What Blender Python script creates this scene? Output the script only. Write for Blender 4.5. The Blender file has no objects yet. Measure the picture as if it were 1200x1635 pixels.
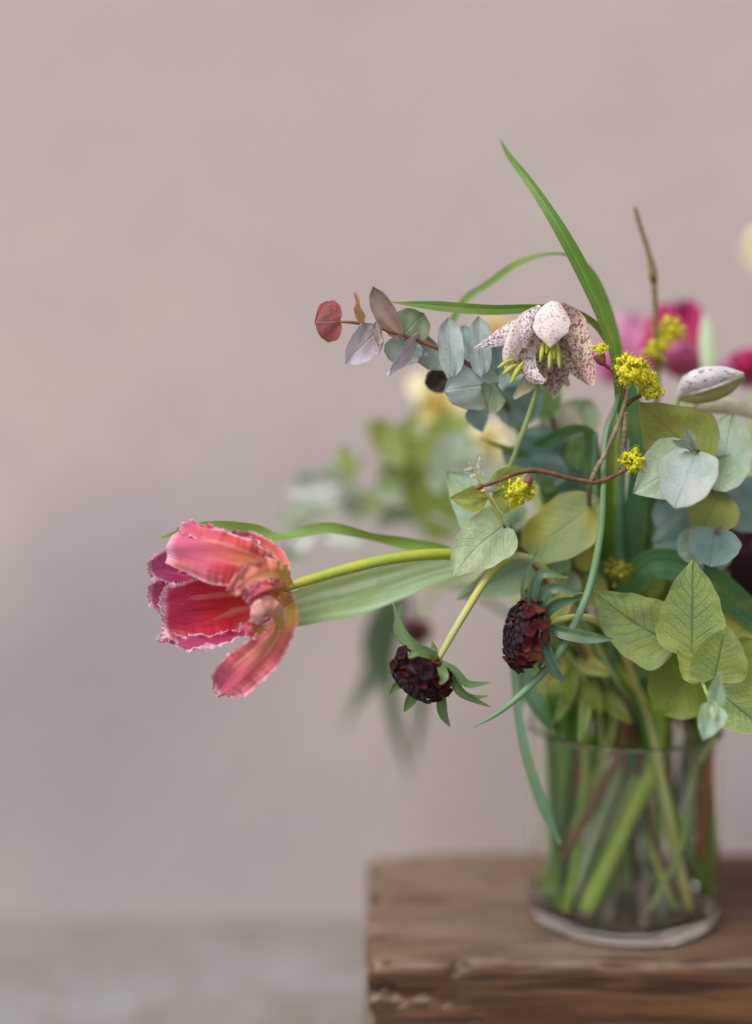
import bpy, math, random
import numpy as np
from mathutils import Vector, Matrix
random.seed(7); np.random.seed(7)
rad = math.radians
S = bpy.context.scene
C = bpy.data.collections.new("bouquet_scene"); S.collection.children.link(C)

# ------------------------------------------------------------------ camera
H = 0.335; PITCH = rad(6.0); FP = 80.0 / 41.5 * 1200.0
cam = bpy.data.cameras.new("camera"); co = bpy.data.objects.new("camera", cam); C.objects.link(co)
co.location = (0, 0, H); co.rotation_euler = (rad(90) - PITCH, 0, 0)
cam.sensor_fit = 'HORIZONTAL'; cam.sensor_width = 41.5; cam.lens = 80
cam.clip_start = 0.05; cam.clip_end = 50
cam.dof.use_dof = True; cam.dof.focus_distance = 0.742; cam.dof.aperture_fstop = 2.0
S.camera = co

# ------------------------------------------------------------------ light
SUN_EL, SUN_AZ = 52.0, -52.0        # from the upper left, in front of the wall
w = bpy.data.worlds.new("World"); S.world = w; w.use_nodes = True
nt = w.node_tree; nt.nodes.clear()
sky = nt.nodes.new('ShaderNodeTexSky'); sky.sky_type = 'NISHITA'; sky.sun_disc = False
sky.sun_elevation = rad(SUN_EL); sky.sun_rotation = rad(180 + SUN_AZ * -1)
sky.air_density = 1.0; sky.dust_density = 4.0; sky.ozone_density = 1.0
hsv = nt.nodes.new('ShaderNodeHueSaturation'); hsv.inputs['Saturation'].default_value = 0.45   # overcast sky
bg = nt.nodes.new('ShaderNodeBackground'); bg.inputs[1].default_value = 0.13
out = nt.nodes.new('ShaderNodeOutputWorld')
nt.links.new(sky.outputs[0], hsv.inputs['Color']); nt.links.new(hsv.outputs[0], bg.inputs[0]); nt.links.new(bg.outputs[0], out.inputs[0])
sl = bpy.data.lights.new("sun", 'SUN'); sl.energy = 1.5; sl.angle = rad(30); sl.color = (1.0, 0.94, 0.89)
so = bpy.data.objects.new("sun", sl); C.objects.link(so)
# direction towards the sun: left (-x), behind the camera (-y), up
az = rad(40)
sdir = Vector((-math.sin(az) * math.cos(rad(SUN_EL)), -math.cos(az) * math.cos(rad(SUN_EL)), math.sin(rad(SUN_EL))))
so.rotation_euler = sdir.to_track_quat('Z', 'Y').to_euler()
sky.sun_rotation = math.atan2(sdir.x, sdir.y)
S.view_settings.view_transform = 'Standard'; S.view_settings.look = 'None'
S.view_settings.exposure = 0.50; S.view_settings.gamma = 1.0
S.cycles.max_bounces = 16; S.cycles.transmission_bounces = 14; S.cycles.transparent_max_bounces = 12
S.cycles.diffuse_bounces = 4; S.cycles.glossy_bounces = 4
S.cycles.caustics_refractive = True; S.cycles.caustics_reflective = False
S.cycles.sample_clamp_indirect = 6.0; S.cycles.blur_glossy = 0.5
S.cycles.use_denoising = True

# ------------------------------------------------------------------ space helpers
FWD = np.array([0, math.cos(PITCH), -math.sin(PITCH)]); UP = np.array([0, math.sin(PITCH), math.cos(PITCH)])
RT = np.array([1.0, 0, 0]); CP = np.array([0, 0, H])
def P(px, py, d):
    return CP + FWD * d + RT * ((px - 600) / FP * d) - UP * ((py - 817.5) / FP * d)
VX, VY, VR, VH = 0.149, 0.850, 0.0575, 0.118          # the vase
def W(px, z, y, k=1.0):
    """a point inside the vase: px is where it shows through the glass"""
    d = (y) * math.cos(PITCH) + (H - z) * math.sin(PITCH)
    x = (px - 600) / FP * d
    q = np.array([(x - VX) / k, y - VY]); r = np.hypot(*q); m = VR - .0072
    if r > m: q *= m / r
    return np.array([VX + q[0], VY + q[1], z])

def crom(c, m):
    c = np.asarray(c, float)
    if c.ndim == 1: c = c[:, None]
    n = len(c); t = np.asarray(m, float) * (n - 1)
    if n == 2: return c[0] + (c[1] - c[0]) * (t[:, None])
    i = np.clip(np.floor(t).astype(int), 0, n - 2); f = (t - i)[:, None]
    e = np.vstack([2 * c[0] - c[1], c, 2 * c[-1] - c[-2]])
    a, b, d, g = e[i], e[i + 1], e[i + 2], e[i + 3]
    return 0.5 * (2 * b + (d - a) * f + (2 * a - 5 * b + 4 * d - g) * f ** 2 + (3 * b - a - 3 * d + g) * f ** 3)
def nrm(a): return a / np.maximum(np.linalg.norm(a, axis=-1, keepdims=True), 1e-9)

def add(name, par, mat, verts, faces, uvs=None, label=None, kind=None):
    me = bpy.data.meshes.new(name)
    me.from_pydata([tuple(v) for v in verts], [], faces); 
    if uvs is not None:
        ul = me.uv_layers.new(name="UVMap")
        li = np.zeros(len(me.loops), int); me.loops.foreach_get('vertex_index', li)
        ul.data.foreach_set('uv', np.asarray(uvs, dtype=float)[li].ravel())
    me.polygons.foreach_set('use_smooth', [True] * len(me.polygons))
    me.materials.append(mat); me.update()
    o = bpy.data.objects.new(name, me); C.objects.link(o)
    if par is not None:
        o.parent = par; o.matrix_parent_inverse = Matrix.Translation(-par.location) if par.type == 'EMPTY' else Matrix.Identity(4)
    if label: o['label'] = label
    if kind: o['kind'] = kind
    return o
def thing(name, label, cat, loc, group=None):
    o = bpy.data.objects.new(name, None); C.objects.link(o); o.location = tuple(loc); o.empty_display_size = 0.01
    o['label'] = label; o['category'] = cat
    if group: o['group'] = group
    return o
def tag(o, label, cat=None, group=None, kind=None):
    o['label'] = label
    if cat: o['category'] = cat
    if group: o['group'] = group
    if kind: o['kind'] = kind
    return o

PROF = {
    'ovate':  [0.0, .62, .90, 1.0, .97, .86, .70, .50, .27, 0.0],
    'heart':  [.30, .86, 1.0, 1.0, .95, .85, .71, .52, .29, 0.0],
    'round':  [.25, .72, .93, 1.0, 1.0, .96, .88, .74, .50, 0.0],
    'oval':   [0.0, .60, .84, .96, 1.0, 1.0, .96, .84, .60, 0.0],
    'lance':  [.18, .50, .78, .95, 1.0, .92, .76, .54, .28, 0.0],
    'blade':  [.70, .85, .95, 1.0, 1.0, .95, .85, .68, .42, 0.0],
    'petal':  [.30, .52, .74, .90, .99, 1.0, .97, .88, .66, .25],
}
def sheet(name, par, mat, pts, w, wr=None, prof='ovate', roll=0, cup=0.0, fold=0.0, ruf=0.0, rf=3.0, jag=0.0,
          heart=0.0, nu=8, nv=22, world=False, seed=0, warp=0.0, label=None, geo_only=False, hair=0.0):
    """a leaf, blade or petal: a curved sheet along a spine (pixel x, pixel y, metres deep)"""
    rs = np.random.RandomState(seed + int(abs(pts[0][0]) * 7) % 9973)
    sp = np.array([P(*p) for p in pts]) if not world else np.array(pts, float)
    v = 0.5 - 0.5 * np.cos(np.linspace(0, math.pi, nv)); v = 0.5 * v + 0.5 * np.linspace(0, 1, nv)
    s = crom(sp, v); T = nrm(np.gradient(s, axis=0))
    V = nrm(CP - s); sc = np.linalg.norm(CP - s, axis=1) / FP
    Sd = nrm(np.cross(T, V)); N = np.cross(Sd, T)
    r = np.radians(crom(np.atleast_1d(np.array(roll, float)) if np.ndim(roll) else [roll, roll], v)[:, 0])[:, None]
    S2 = Sd * np.cos(r) + N * np.sin(r); N2 = -Sd * np.sin(r) + N * np.cos(r)
    def widths(q):
        if np.ndim(q): a = crom(np.array(q, float), v)[:, 0]
        else: a = crom(np.array(PROF[prof]), v)[:, 0] * q
        return np.maximum(a, 0.0) * sc
    wl = widths(w); wrr = widths(wr) if wr is not None else wl
    q1, q2, q3, q4 = rs.uniform(0, 6.28, 4); q5 = rs.uniform(.6, 1.3)
    wl = wl * (1 + .035 * q5 * np.sin(9 * v + q1) + .022 * np.sin(23 * v + q2)); wrr = wrr * (1 + .035 * q5 * np.sin(8 * v + q3) + .022 * np.sin(27 * v + q4))
    u = np.linspace(-1, 1, 2 * nu + 1)
    a1, a2, a3, b1, b2, b3 = rs.uniform(0, 6.28, 6)
    c = crom([cup, cup], v)[:, 0] if not np.ndim(cup) else crom(cup, v)[:, 0]
    L = np.linalg.norm(sp[-1] - sp[0])
    Vt, UV = [], []
    for i in range(nv):
        for uu in u:
            wd = wrr[i] if uu > 0 else wl[i]; au = abs(uu)
            p = s[i] + S2[i] * (uu * wd) + N2[i] * (c[i] * au * au * wd + fold * au * wd)
            if ruf:
                ph = v[i] * rf * 6.28
                p = p + N2[i] * (ruf * sc[i] * au ** 2 * (math.sin(ph + (a1 if uu > 0 else a2)) + .6 * math.sin(2.3 * ph + (a3 if uu > 0 else b1)) + .35 * math.sin(5.1 * ph + b2 * (1 if uu > 0 else 2))))
            if warp:
                p = p + N2[i] * (warp * sc[i] * (math.sin(3.1 * uu + 4 * v[i] + b3) + .5 * math.sin(7 * uu + 9 * v[i] + a1)))
            if heart:
                p = p - T[i] * (heart * wd * au ** 1.6 * math.exp(-v[i] / 0.16))
            if jag and (au > .99 or i >= nv - 2):
                k = jag * sc[i]
                p = p + S2[i] * (math.copysign(1, uu) * abs(rs.normal(0, k))) * (1 if au > .5 else .2) + T[i] * rs.normal(0, k * .7) + N2[i] * rs.normal(0, k * .7)
            Vt.append(p); UV.append((uu * .5 + .5, v[i]))
    n = len(u); F = [(i * n + j, i * n + j + 1, (i + 1) * n + j + 1, (i + 1) * n + j) for i in range(nv - 1) for j in range(n - 1)]
    if hair:                                  # torn, hair-like fringe along the margins
        for i in range(2, nv - 1):
            for j, sg, wd in ((0, -1, wl[i]), (n - 1, 1, wrr[i])):
                if rs.rand() > .8 or i < nv * .3: continue
                a0 = Vt[i * n + j]; b0 = Vt[(i + 1) * n + j]; f_ = rs.uniform(.1, .6); a1_ = a0 + (b0 - a0) * f_; b1_ = a0 + (b0 - a0) * (f_ + .32); a0, b0 = a1_, b1_; Lh = hair * sc[i] * rs.uniform(.3, 1.3)
                tip = (a0 + b0) / 2 + S2[i] * sg * Lh + T[i] * rs.normal(.2, .5) * Lh + N2[i] * rs.normal(0, .5) * Lh
                k = len(Vt); ins = S2[i] * sg * sc[i] * .6; Vt += [a0 - ins, b0 - ins, tip]; UV += [(.5 + .5 * sg, v[i])] * 3; F.append((k, k + 1, k + 2))
        for j in range(n - 1):
            i = nv - 1; a0 = Vt[i * n + j]; b0 = Vt[i * n + j + 1]
            for r_ in range(2):
                Lh = hair * sc[i] * rs.uniform(.3, 1.3); f_ = rs.rand()
                tip = a0 * f_ + b0 * (1 - f_) + T[i] * Lh + S2[i] * rs.normal(0, .4) * Lh + N2[i] * rs.normal(0, .5) * Lh
                k = len(Vt); Vt.append(tip); UV.append(UV[i * n + j]); F.append((i * n + j, i * n + j + 1, k))
    if geo_only: return Vt, F, UV
    return add(name, par, mat, Vt, F, UV, label)

def tube_geo(pts, r, ns=8, m=24, bump=0.0, rs=None, closed=True):
    pts = np.asarray(pts, float); v = np.linspace(0, 1, m); s = crom(pts, v)
    rr = crom(np.array(r, float), v)[:, 0] if np.ndim(r) else np.full(m, r)
    T = nrm(np.gradient(s, axis=0)); a = np.array([0, 0, 1.0]) if abs(T[0][2]) < .9 else np.array([1.0, 0, 0])
    nn = nrm(np.cross(T[0], a)); V = []; UV = []
    rs = rs or np.random.RandomState(3)
    for i in range(m):
        nn = nrm(nn - T[i] * np.dot(nn, T[i])); b = np.cross(T[i], nn)
        k = 1 + (rs.normal(0, bump) if bump else 0)
        for j in range(ns):
            th = 2 * math.pi * j / ns
            V.append(s[i] + (nn * math.cos(th) + b * math.sin(th)) * rr[i] * k * (1 + (rs.normal(0, bump * .4) if bump else 0))); UV.append((j / ns, v[i]))
    F = [(i * ns + j, i * ns + (j + 1) % ns, (i + 1) * ns + (j + 1) % ns, (i + 1) * ns + j) for i in range(m - 1) for j in range(ns)]
    if closed: F += [tuple(range(ns - 1, -1, -1)), tuple(range((m - 1) * ns, m * ns))]
    return V, F, UV
def tube(name, par, mat, pts, r, ns=8, m=None, bump=0.0, label=None, world=False):
    q = [np.array(p) if isinstance(p, np.ndarray) else P(*p) for p in pts]
    m = m or max(12, 7 * len(q))
    V, F, UV = tube_geo(q, r, ns, m, bump, np.random.RandomState(len(q) * 13))
    return add(name, par, mat, V, F, UV, label)

# ------------------------------------------------------------------ materials
class NT:
    def __init__(s, name):
        s.m = bpy.data.materials.new(name); s.m.use_nodes = True; s.t = s.m.node_tree; s.t.nodes.clear()
        s.out = s.n('ShaderNodeOutputMaterial')
    def n(s, t, **kw):
        x = s.t.nodes.new(t)
        for k, v in kw.items(): setattr(x, k, v)
        return x
    def l(s, a, b): s.t.links.new(a, b)
    def val(s, sock, v):
        if hasattr(v, 'links'): s.l(v, sock)
        else: sock.default_value = v
    def math(s, op, a, b=0.0, c=0.0, clamp=False):
        x = s.n('ShaderNodeMath', operation=op, use_clamp=clamp)
        s.val(x.inputs[0], a); s.val(x.inputs[1], b)
        if op in ('MULTIPLY_ADD', 'SMOOTH_MIN'): s.val(x.inputs[2], c)
        return x.outputs[0]
    def step(s, v, a, b):       # 0 at a, 1 at b
        x = s.n('ShaderNodeMapRange', interpolation_type='SMOOTHSTEP')
        s.val(x.inputs['Value'], v); x.inputs['From Min'].default_value = min(a, b); x.inputs['From Max'].default_value = max(a, b)
        if a > b: x.inputs['To Min'].default_value = 1.0; x.inputs['To Max'].default_value = 0.0
        return x.outputs[0]
    def mix(s, f, a, b):
        x = s.n('ShaderNodeMix', data_type='RGBA'); s.val(x.inputs[0], f)
        for k, q in ((6, a), (7, b)):
            if hasattr(q, 'links'): s.l(q, x.inputs[k])
            else: x.inputs[k].default_value = (*q, 1) if len(q) == 3 else q
        return x.outputs[2]
    def noise(s, scale, detail=3, rough=.5, vec=None, dist=0.0):
        x = s.n('ShaderNodeTexNoise'); x.inputs['Scale'].default_value = scale; x.inputs['Detail'].default_value = detail
        x.inputs['Roughness'].default_value = rough; x.inputs['Distortion'].default_value = dist
        s.l(vec if vec is not None else s.obj(), x.inputs['Vector']); return x.outputs['Fac']
    def obj(s):
        if not hasattr(s, '_tc'): s._tc = s.n('ShaderNodeTexCoord')
        return s._tc.outputs['Object']
    def uv(s):
        s.obj(); x = s.n('ShaderNodeSeparateXYZ'); s.l(s._tc.outputs['UV'], x.inputs[0]); return x.outputs[0], x.outputs[1]
    def comb(s, x, y, z=0.0):
        c = s.n('ShaderNodeCombineXYZ'); s.val(c.inputs[0], x); s.val(c.inputs[1], y); s.val(c.inputs[2], z); return c.outputs[0]
    def map(s, vec, sc):
        x = s.n('ShaderNodeMapping'); s.l(vec, x.inputs[0]); x.inputs['Scale'].default_value = sc; return x.outputs[0]
    def finish(s, col, rough=.5, trans=0.0, tcol=None, bump=None, bd=.0004, spec=.4, sheen=0.0, coat=0.0, bs=1.0):
        p = s.n('ShaderNodeBsdfPrincipled'); s.val(p.inputs['Roughness'], rough); p.inputs['Specular IOR Level'].default_value = spec
        if hasattr(col, 'links'): s.l(col, p.inputs['Base Color'])
        else: p.inputs['Base Color'].default_value = (*col, 1)
        p.inputs['Sheen Weight'].default_value = sheen; p.inputs['Coat Weight'].default_value = coat
        if bump is not None:
            b = s.n('ShaderNodeBump'); b.inputs['Distance'].default_value = bd; b.inputs['Strength'].default_value = bs; s.l(bump, b.inputs['Height']); s.l(b.outputs[0], p.inputs['Normal'])
        sh = p.outputs[0]
        if trans:
            t = s.n('ShaderNodeBsdfTranslucent')
            if tcol is None: tcol = col
            if hasattr(tcol, 'links'): s.l(tcol, t.inputs[0])
            else: t.inputs[0].default_value = (*tcol, 1)
            mx = s.n('ShaderNodeMixShader'); mx.inputs[0].default_value = trans
            s.l(sh, mx.inputs[1]); s.l(t.outputs[0], mx.inputs[2]); sh = mx.outputs[0]
        s.l(sh, s.out.inputs[0]); return s.m

def leaf_mat(name, c1, c2, vein, edge, vs=.6, trans=.3, rough=.5, nv_=9, net=.5, es=.7, ew=.93, spec=.3, tc=None, side=1.0, mott=90, spots=.4):
    t = NT(name); u, v = t.uv()
    U = t.math('ABSOLUTE', t.math('MULTIPLY_ADD', u, 2.0, -1.0))
    wob = t.noise(120, 2); Uw = t.math('ADD', U, t.math('MULTIPLY_ADD', wob, .10, -.05))
    mid = t.step(Uw, .075, .01)
    sv = t.math('SUBTRACT', t.math('MULTIPLY', v, float(nv_)), t.math('MULTIPLY', Uw, 2.6))
    tri = t.math('ABSOLUTE', t.math('SUBTRACT', t.math('FRACT', t.math('ADD', sv, t.math('MULTIPLY', wob, .8))), .5))
    sid = t.math('MULTIPLY', t.math('MULTIPLY', t.step(tri, .13, .0), side), t.step(U, .95, .55))
    vo = t.n('ShaderNodeTexVoronoi', feature='DISTANCE_TO_EDGE'); vo.inputs['Scale'].default_value = 640
    t.l(t.obj(), vo.inputs['Vector']); cell = t.math('MULTIPLY', t.step(vo.outputs['Distance'], .14, .0), net)
    vm = t.math('MAXIMUM', t.math('MAXIMUM', mid, t.math('MULTIPLY', sid, .7)), cell)
    n1 = t.step(t.noise(mott, 4, .6), .38, .62)
    col = t.mix(n1, c1, c2)
    sv2 = t.n('ShaderNodeTexVoronoi'); sv2.inputs['Scale'].default_value = 260; t.l(t.obj(), sv2.inputs['Vector'])
    sp2 = t.math('MULTIPLY', t.step(sv2.outputs['Distance'], .26, .12), t.step(t.noise(60, 3, .6), .55, .66))
    col = t.mix(t.math('MULTIPLY', sp2, spots), col, (.26, .11, .06))
    fine = t.noise(900, 2, .6); col = t.mix(t.math('MULTIPLY', t.step(fine, .45, .7), .22), col, tuple(min(1, x * 1.6) for x in c1))
    col = t.mix(t.math('MULTIPLY', vm, vs), col, vein)
    ed = t.math('MAXIMUM', t.step(U, ew, 1.0), t.step(v, .975, 1.0))
    col = t.mix(t.math('MULTIPLY', ed, es), col, edge)
    h = t.math('ADD', t.math('MULTIPLY', vm, -.5), t.math('MULTIPLY', fine, .25))
    tcol = col
    if tc:
        tm = t.n('ShaderNodeMix', data_type='RGBA', blend_type='MULTIPLY'); tm.inputs[0].default_value = 1
        t.l(col, tm.inputs[6]); tm.inputs[7].default_value = (*tc, 1); tcol = tm.outputs[2]
    return t.finish(col, rough, trans, tcol, h, .0006, spec)

YG = (1.7, 1.5, .45)
M = {}
M['euc_grey'] = leaf_mat('eucalyptus_grey_leaf', (.42, .50, .51), (.31, .40, .36), (.46, .50, .48), (.40, .15, .18), vs=.35, trans=.22, net=.15, tc=(1.2, 1.2, .8), side=.4, ew=.94, mott=50)
M['euc_mauve'] = leaf_mat('eucalyptus_mauve_leaf', (.56, .50, .58), (.40, .34, .36), (.5, .42, .45), (.40, .10, .08), vs=.35, trans=.25, net=.15, side=.3, mott=50)
M['euc_pink'] = leaf_mat('eucalyptus_pink_green_leaf', (.30, .31, .27), (.34, .22, .20), (.45, .40, .36), (.42, .09, .07), vs=.4, trans=.25, net=.2, side=.3, mott=50)
M['euc_red'] = leaf_mat('eucalyptus_red_leaf', (.42, .10, .10), (.25, .12, .13), (.50, .20, .17), (.35, .03, .02), vs=.55, trans=.25, net=.7, tc=(1.5, 1, .8), mott=140, rough=.35)
M['euc_orange'] = leaf_mat('eucalyptus_orange_leaf', (.50, .26, .05), (.36, .20, .10), (.55, .3, .1), (.40, .06, .05), vs=.3, trans=.3)
M['euc_dark'] = leaf_mat('eucalyptus_dark_leaf', (.05, .032, .032), (.035, .035, .025), (.08, .06, .05), (.10, .09, .06), vs=.3, trans=.15)
M['euc_green'] = leaf_mat('eucalyptus_green_leaf', (.15, .22, .13), (.22, .28, .20), (.25, .32, .24), (.26, .11, .09), vs=.4, trans=.3, net=.2, tc=YG, side=.4)
M['euc_blue'] = leaf_mat('eucalyptus_blue_leaf', (.17, .28, .26), (.24, .34, .31), (.14, .25, .24), (.30, .24, .22), vs=.4, trans=.25, net=.2, side=.4, mott=60)
M['euc_olive'] = leaf_mat('eucalyptus_olive_leaf', (.23, .29, .07), (.28, .27, .08), (.10, .19, .10), (.30, .12, .10), vs=.45, trans=.3, tc=YG, net=.35, mott=70)
M['euc_pale'] = leaf_mat('eucalyptus_pale_leaf', (.38, .47, .39), (.29, .39, .23), (.22, .34, .29), (.48, .26, .28), vs=.4, trans=.28, net=.25, side=.6, mott=60)
M['euc_cup'] = leaf_mat('eucalyptus_bloom_leaf', (.44, .48, .45), (.30, .40, .35), (.26, .37, .33), (.42, .28, .30), vs=.35, trans=.28, net=.15, side=.4, mott=40)
M['sprig'] = leaf_mat('young_green_leaf', (.33, .42, .13), (.27, .37, .15), (.075, .18, .10), (.42, .46, .18), vs=.8, trans=.33, tc=YG, net=.38, es=.5, mott=70)
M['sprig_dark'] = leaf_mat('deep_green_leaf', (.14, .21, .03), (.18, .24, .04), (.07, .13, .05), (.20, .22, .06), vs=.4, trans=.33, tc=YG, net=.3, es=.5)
M['sprig_pale'] = leaf_mat('pale_heart_leaf', (.50, .60, .40), (.40, .50, .25), (.25, .42, .33), (.60, .62, .36), vs=.55, trans=.3, tc=(1.2, 1.2, .7), net=.45, es=.6, mott=110)
M['sprig_teal'] = leaf_mat('pale_teal_leaf', (.30, .44, .34), (.36, .45, .24), (.22, .36, .30), (.5, .52, .34), vs=.35, trans=.3, tc=(1.2, 1.2, .7), net=.2, es=.5)
M['sprig_yellow'] = leaf_mat('yellow_green_leaf', (.32, .38, .11), (.36, .33, .07), (.18, .27, .14), (.5, .5, .2), vs=.45, trans=.33, tc=YG, net=.3, es=.4, mott=70)
M['sprig_spot'] = leaf_mat('yellow_spotted_leaf', (.27, .36, .17), (.42, .38, .06), (.20, .30, .18), (.5, .5, .2), vs=.45, trans=.33, tc=YG, net=.2, es=.4, mott=45)
M['tiny_white'] = leaf_mat('white_bud_leaf', (.68, .68, .55), (.6, .62, .5), (.6, .6, .4), (.55, .5, .3), vs=.2, trans=.3)
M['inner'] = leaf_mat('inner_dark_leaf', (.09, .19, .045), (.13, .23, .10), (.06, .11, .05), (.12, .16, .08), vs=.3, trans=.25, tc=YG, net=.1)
M['bg_leaf'] = leaf_mat('distant_green_leaf', (.26, .38, .11), (.26, .32, .12), (.15, .22, .07), (.22, .26, .1), vs=.2, trans=.35, tc=YG, net=0)
M['bg_grey'] = leaf_mat('distant_grey_leaf', (.40, .48, .38), (.28, .36, .22), (.25, .33, .25), (.3, .36, .3), vs=.2, trans=.3, net=0)
M['bg_white'] = leaf_mat('distant_white_leaf', (.72, .76, .74), (.62, .68, .62), (.6, .66, .6), (.7, .74, .7), vs=.2, trans=.3, net=0)
M['bg_hang'] = leaf_mat('hanging_green_leaf', (.15, .23, .12), (.18, .27, .17), (.15, .22, .12), (.17, .24, .16), vs=.2, trans=.35, net=0)

def blade_mat(name, c1, c2, rib, edge, trans=.3, rough=.4, lines=14, spec=.4, sh=.35):
    t = NT(name); u, v = t.uv()
    U = t.math('ABSOLUTE', t.math('MULTIPLY_ADD', u, 2.0, -1.0))
    st = t.noise(1.0, 3, .6, t.comb(t.math('MULTIPLY', u, float(lines)), t.math('MULTIPLY', v, 1.6), 3.0))
    col = t.mix(t.step(st, .35, .65), c1, c2)
    col = t.mix(t.math('MULTIPLY', t.step(U, .16, .02), sh), col, rib)
    col = t.mix(t.math('MULTIPLY', t.step(U, .86, 1.0), .5), col, edge)
    pa = t.noise(55, 4, .6)
    col = t.mix(t.math('MULTIPLY', t.step(pa, .5, .7), .35), col, (.26, .30, .07))
    col = t.mix(t.math('MULTIPLY', t.step(v, .94, 1.0), .6), col, (.34, .30, .10))
    tm = t.n('ShaderNodeMix', data_type='RGBA', blend_type='MULTIPLY'); tm.inputs[0].default_value = 1
    t.l(col, tm.inputs[6]); tm.inputs[7].default_value = (*YG, 1)
    return t.finish(col, rough, trans, tm.outputs[2], st, .0003, spec)
M['blade'] = blade_mat('grass_blade', (.085, .20, .030), (.12, .25, .045), (.28, .36, .12), (.15, .28, .10))
M['blade_teal'] = blade_mat('glaucous_blade', (.045, .14, .05), (.09, .22, .11), (.12, .25, .14), (.13, .26, .14))
M['blade_gl'] = blade_mat('glaucous_light_blade', (.09, .22, .12), (.18, .33, .24), (.2, .34, .26), (.16, .3, .2))
M['tulip_leaf'] = blade_mat('tulip_leaf', (.17, .31, .05), (.20, .34, .09), (.24, .36, .14), (.16, .30, .05), lines=22)
M['tulip_leaf_g'] = blade_mat('tulip_leaf_glaucous', (.50, .66, .56), (.28, .44, .20), (.18, .32, .06), (.15, .29, .05), lines=5)
M['sepal'] = blade_mat('bract', (.09, .17, .065), (.13, .22, .08), (.16, .25, .12), (.20, .26, .12), lines=6)
M['sepal_dark'] = blade_mat('bract_dark', (.05, .12, .07), (.09, .17, .12), (.12, .2, .15), (.28, .28, .14), lines=6, rough=.3)

def stem_mat(name, c1, c2, sc=(9, 9, 9), rough=.45, trans=0.0, ring=False, ns=60, bd=.0003):
    t = NT(name); n = t.noise(ns, 4, .6, t.map(t.obj(), (1, 1, .35)))
    col = t.mix(t.step(n, .4, .6), c1, c2)
    f = t.noise(1200, 2)
    return t.finish(col, rough, trans, None, t.math('ADD', t.math('MULTIPLY', f, .3), n), bd, .35)
M['stem_yg'] = stem_mat('stem_yellow_green', (.42, .46, .05), (.33, .42, .06), trans=.15)
M['stem_pale'] = stem_mat('stem_pale_downy', (.46, .50, .20), (.50, .46, .12), trans=.12)
M['stem_green'] = stem_mat('stem_green', (.24, .42, .04), (.34, .48, .08), trans=.22)
M['stem_light'] = stem_mat('stem_light_green', (.28, .40, .17), (.32, .42, .12), trans=.15)
M['stem_white'] = stem_mat('stem_whitish', (.42, .52, .36), (.28, .42, .18), trans=.15)
M['stem_teal'] = stem_mat('stem_teal', (.10, .22, .13), (.14, .27, .15), trans=.1)
M['blade_droop'] = stem_mat('drooping_blade', (.13, .25, .10), (.17, .30, .17), trans=.15, ns=25)
M['stem_dark'] = stem_mat('stem_deep_green', (.09, .23, .03), (.16, .32, .05), trans=.22)
M['stem_red'] = stem_mat('stem_red_brown', (.25, .075, .035), (.17, .07, .04))
M['twig'] = stem_mat('twig_brown', (.20, .085, .04), (.12, .06, .035), ns=260, bd=.0008, rough=.6)
M['twig_grey'] = stem_mat('twig_grey', (.30, .24, .15), (.18, .13, .08), ns=260, bd=.0009, rough=.7)
M['twig_dark'] = stem_mat('twig_dark', (.10, .035, .02), (.06, .03, .02), ns=260, bd=.0008, rough=.6)
M['twig_olive'] = stem_mat('twig_olive', (.20, .15, .05), (.13, .12, .04), ns=200, bd=.0006, rough=.6)
M['bud_brown'] = stem_mat('bud_brown', (.22, .07, .04), (.14, .05, .035), ns=400, rough=.5)

def tulip_mat(name, base, mid, tip, fringe, streak, fq=9.0, green=(.45, .42, .08), gs=.0, fw=.86, dark=(.30, .01, .03), ds=.4, trans=.3):
    t = NT(name); u, v = t.uv()
    U = t.math('ABSOLUTE', t.math('MULTIPLY_ADD', u, 2.0, -1.0))
    n = t.noise(1.0, 4, .62, t.comb(t.math('MULTIPLY', u, fq), t.math('MULTIPLY', v, 1.5), 1.0), .6)
    n2 = t.noise(1.0, 3, .6, t.comb(t.math('MULTIPLY', u, 26.0), t.math('MULTIPLY', v, 2.2), 5.0))
    vv = t.math('ADD', v, t.math('MULTIPLY_ADD', n, .5, -.25))
    col = t.mix(t.step(vv, .08, .34), base, mid); col = t.mix(t.step(vv, .45, .9), col, tip)
    col = t.mix(t.math('MULTIPLY', t.step(n, .52, .66), .75), col, streak)
    col = t.mix(t.math('MULTIPLY', t.step(n2, .50, .72), ds), col, dark)
    if gs: col = t.mix(t.math('MULTIPLY', t.math('MULTIPLY', t.step(U, .4, .0), t.step(vv, .75, .3)), gs), col, green)
    e = t.math('ADD', U, t.math('MULTIPLY_ADD', n2, .50, -.27))
    ed = t.math('MAXIMUM', t.step(e, fw, 1.0), t.step(t.math('ADD', v, t.math('MULTIPLY_ADD', n2, .1, -.05)), .93, 1.0))
    col = t.mix(ed, col, fringe)
    h = t.math('ADD', t.math('MULTIPLY', n2, .6), t.math('MULTIPLY', n, .8))
    return t.finish(col, .42, trans, None, h, .0008, .3, sheen=.1)
FR = (.78, .50, .58)
M['tu_out'] = tulip_mat('tulip_petal_outer', (.62, .42, .07), (.68, .085, .09), (.62, .13, .25), (.76, .42, .54), (.72, .26, .15), fq=5.0, gs=.5, ds=.25, dark=(.5, .05, .08))
M['tu_in'] = tulip_mat('tulip_petal_inner', (.68, .26, .05), (.66, .028, .04), (.56, .04, .12), (.82, .54, .64), (.78, .24, .22), fq=5.0, fw=.80, ds=.5, dark=(.26, .006, .03))
M['tu_purple'] = tulip_mat('tulip_petal_purple', (.50, .08, .08), (.40, .025, .10), (.44, .07, .20), (.78, .52, .62), (.52, .12, .22), ds=.4, dark=(.2, .01, .06))
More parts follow.
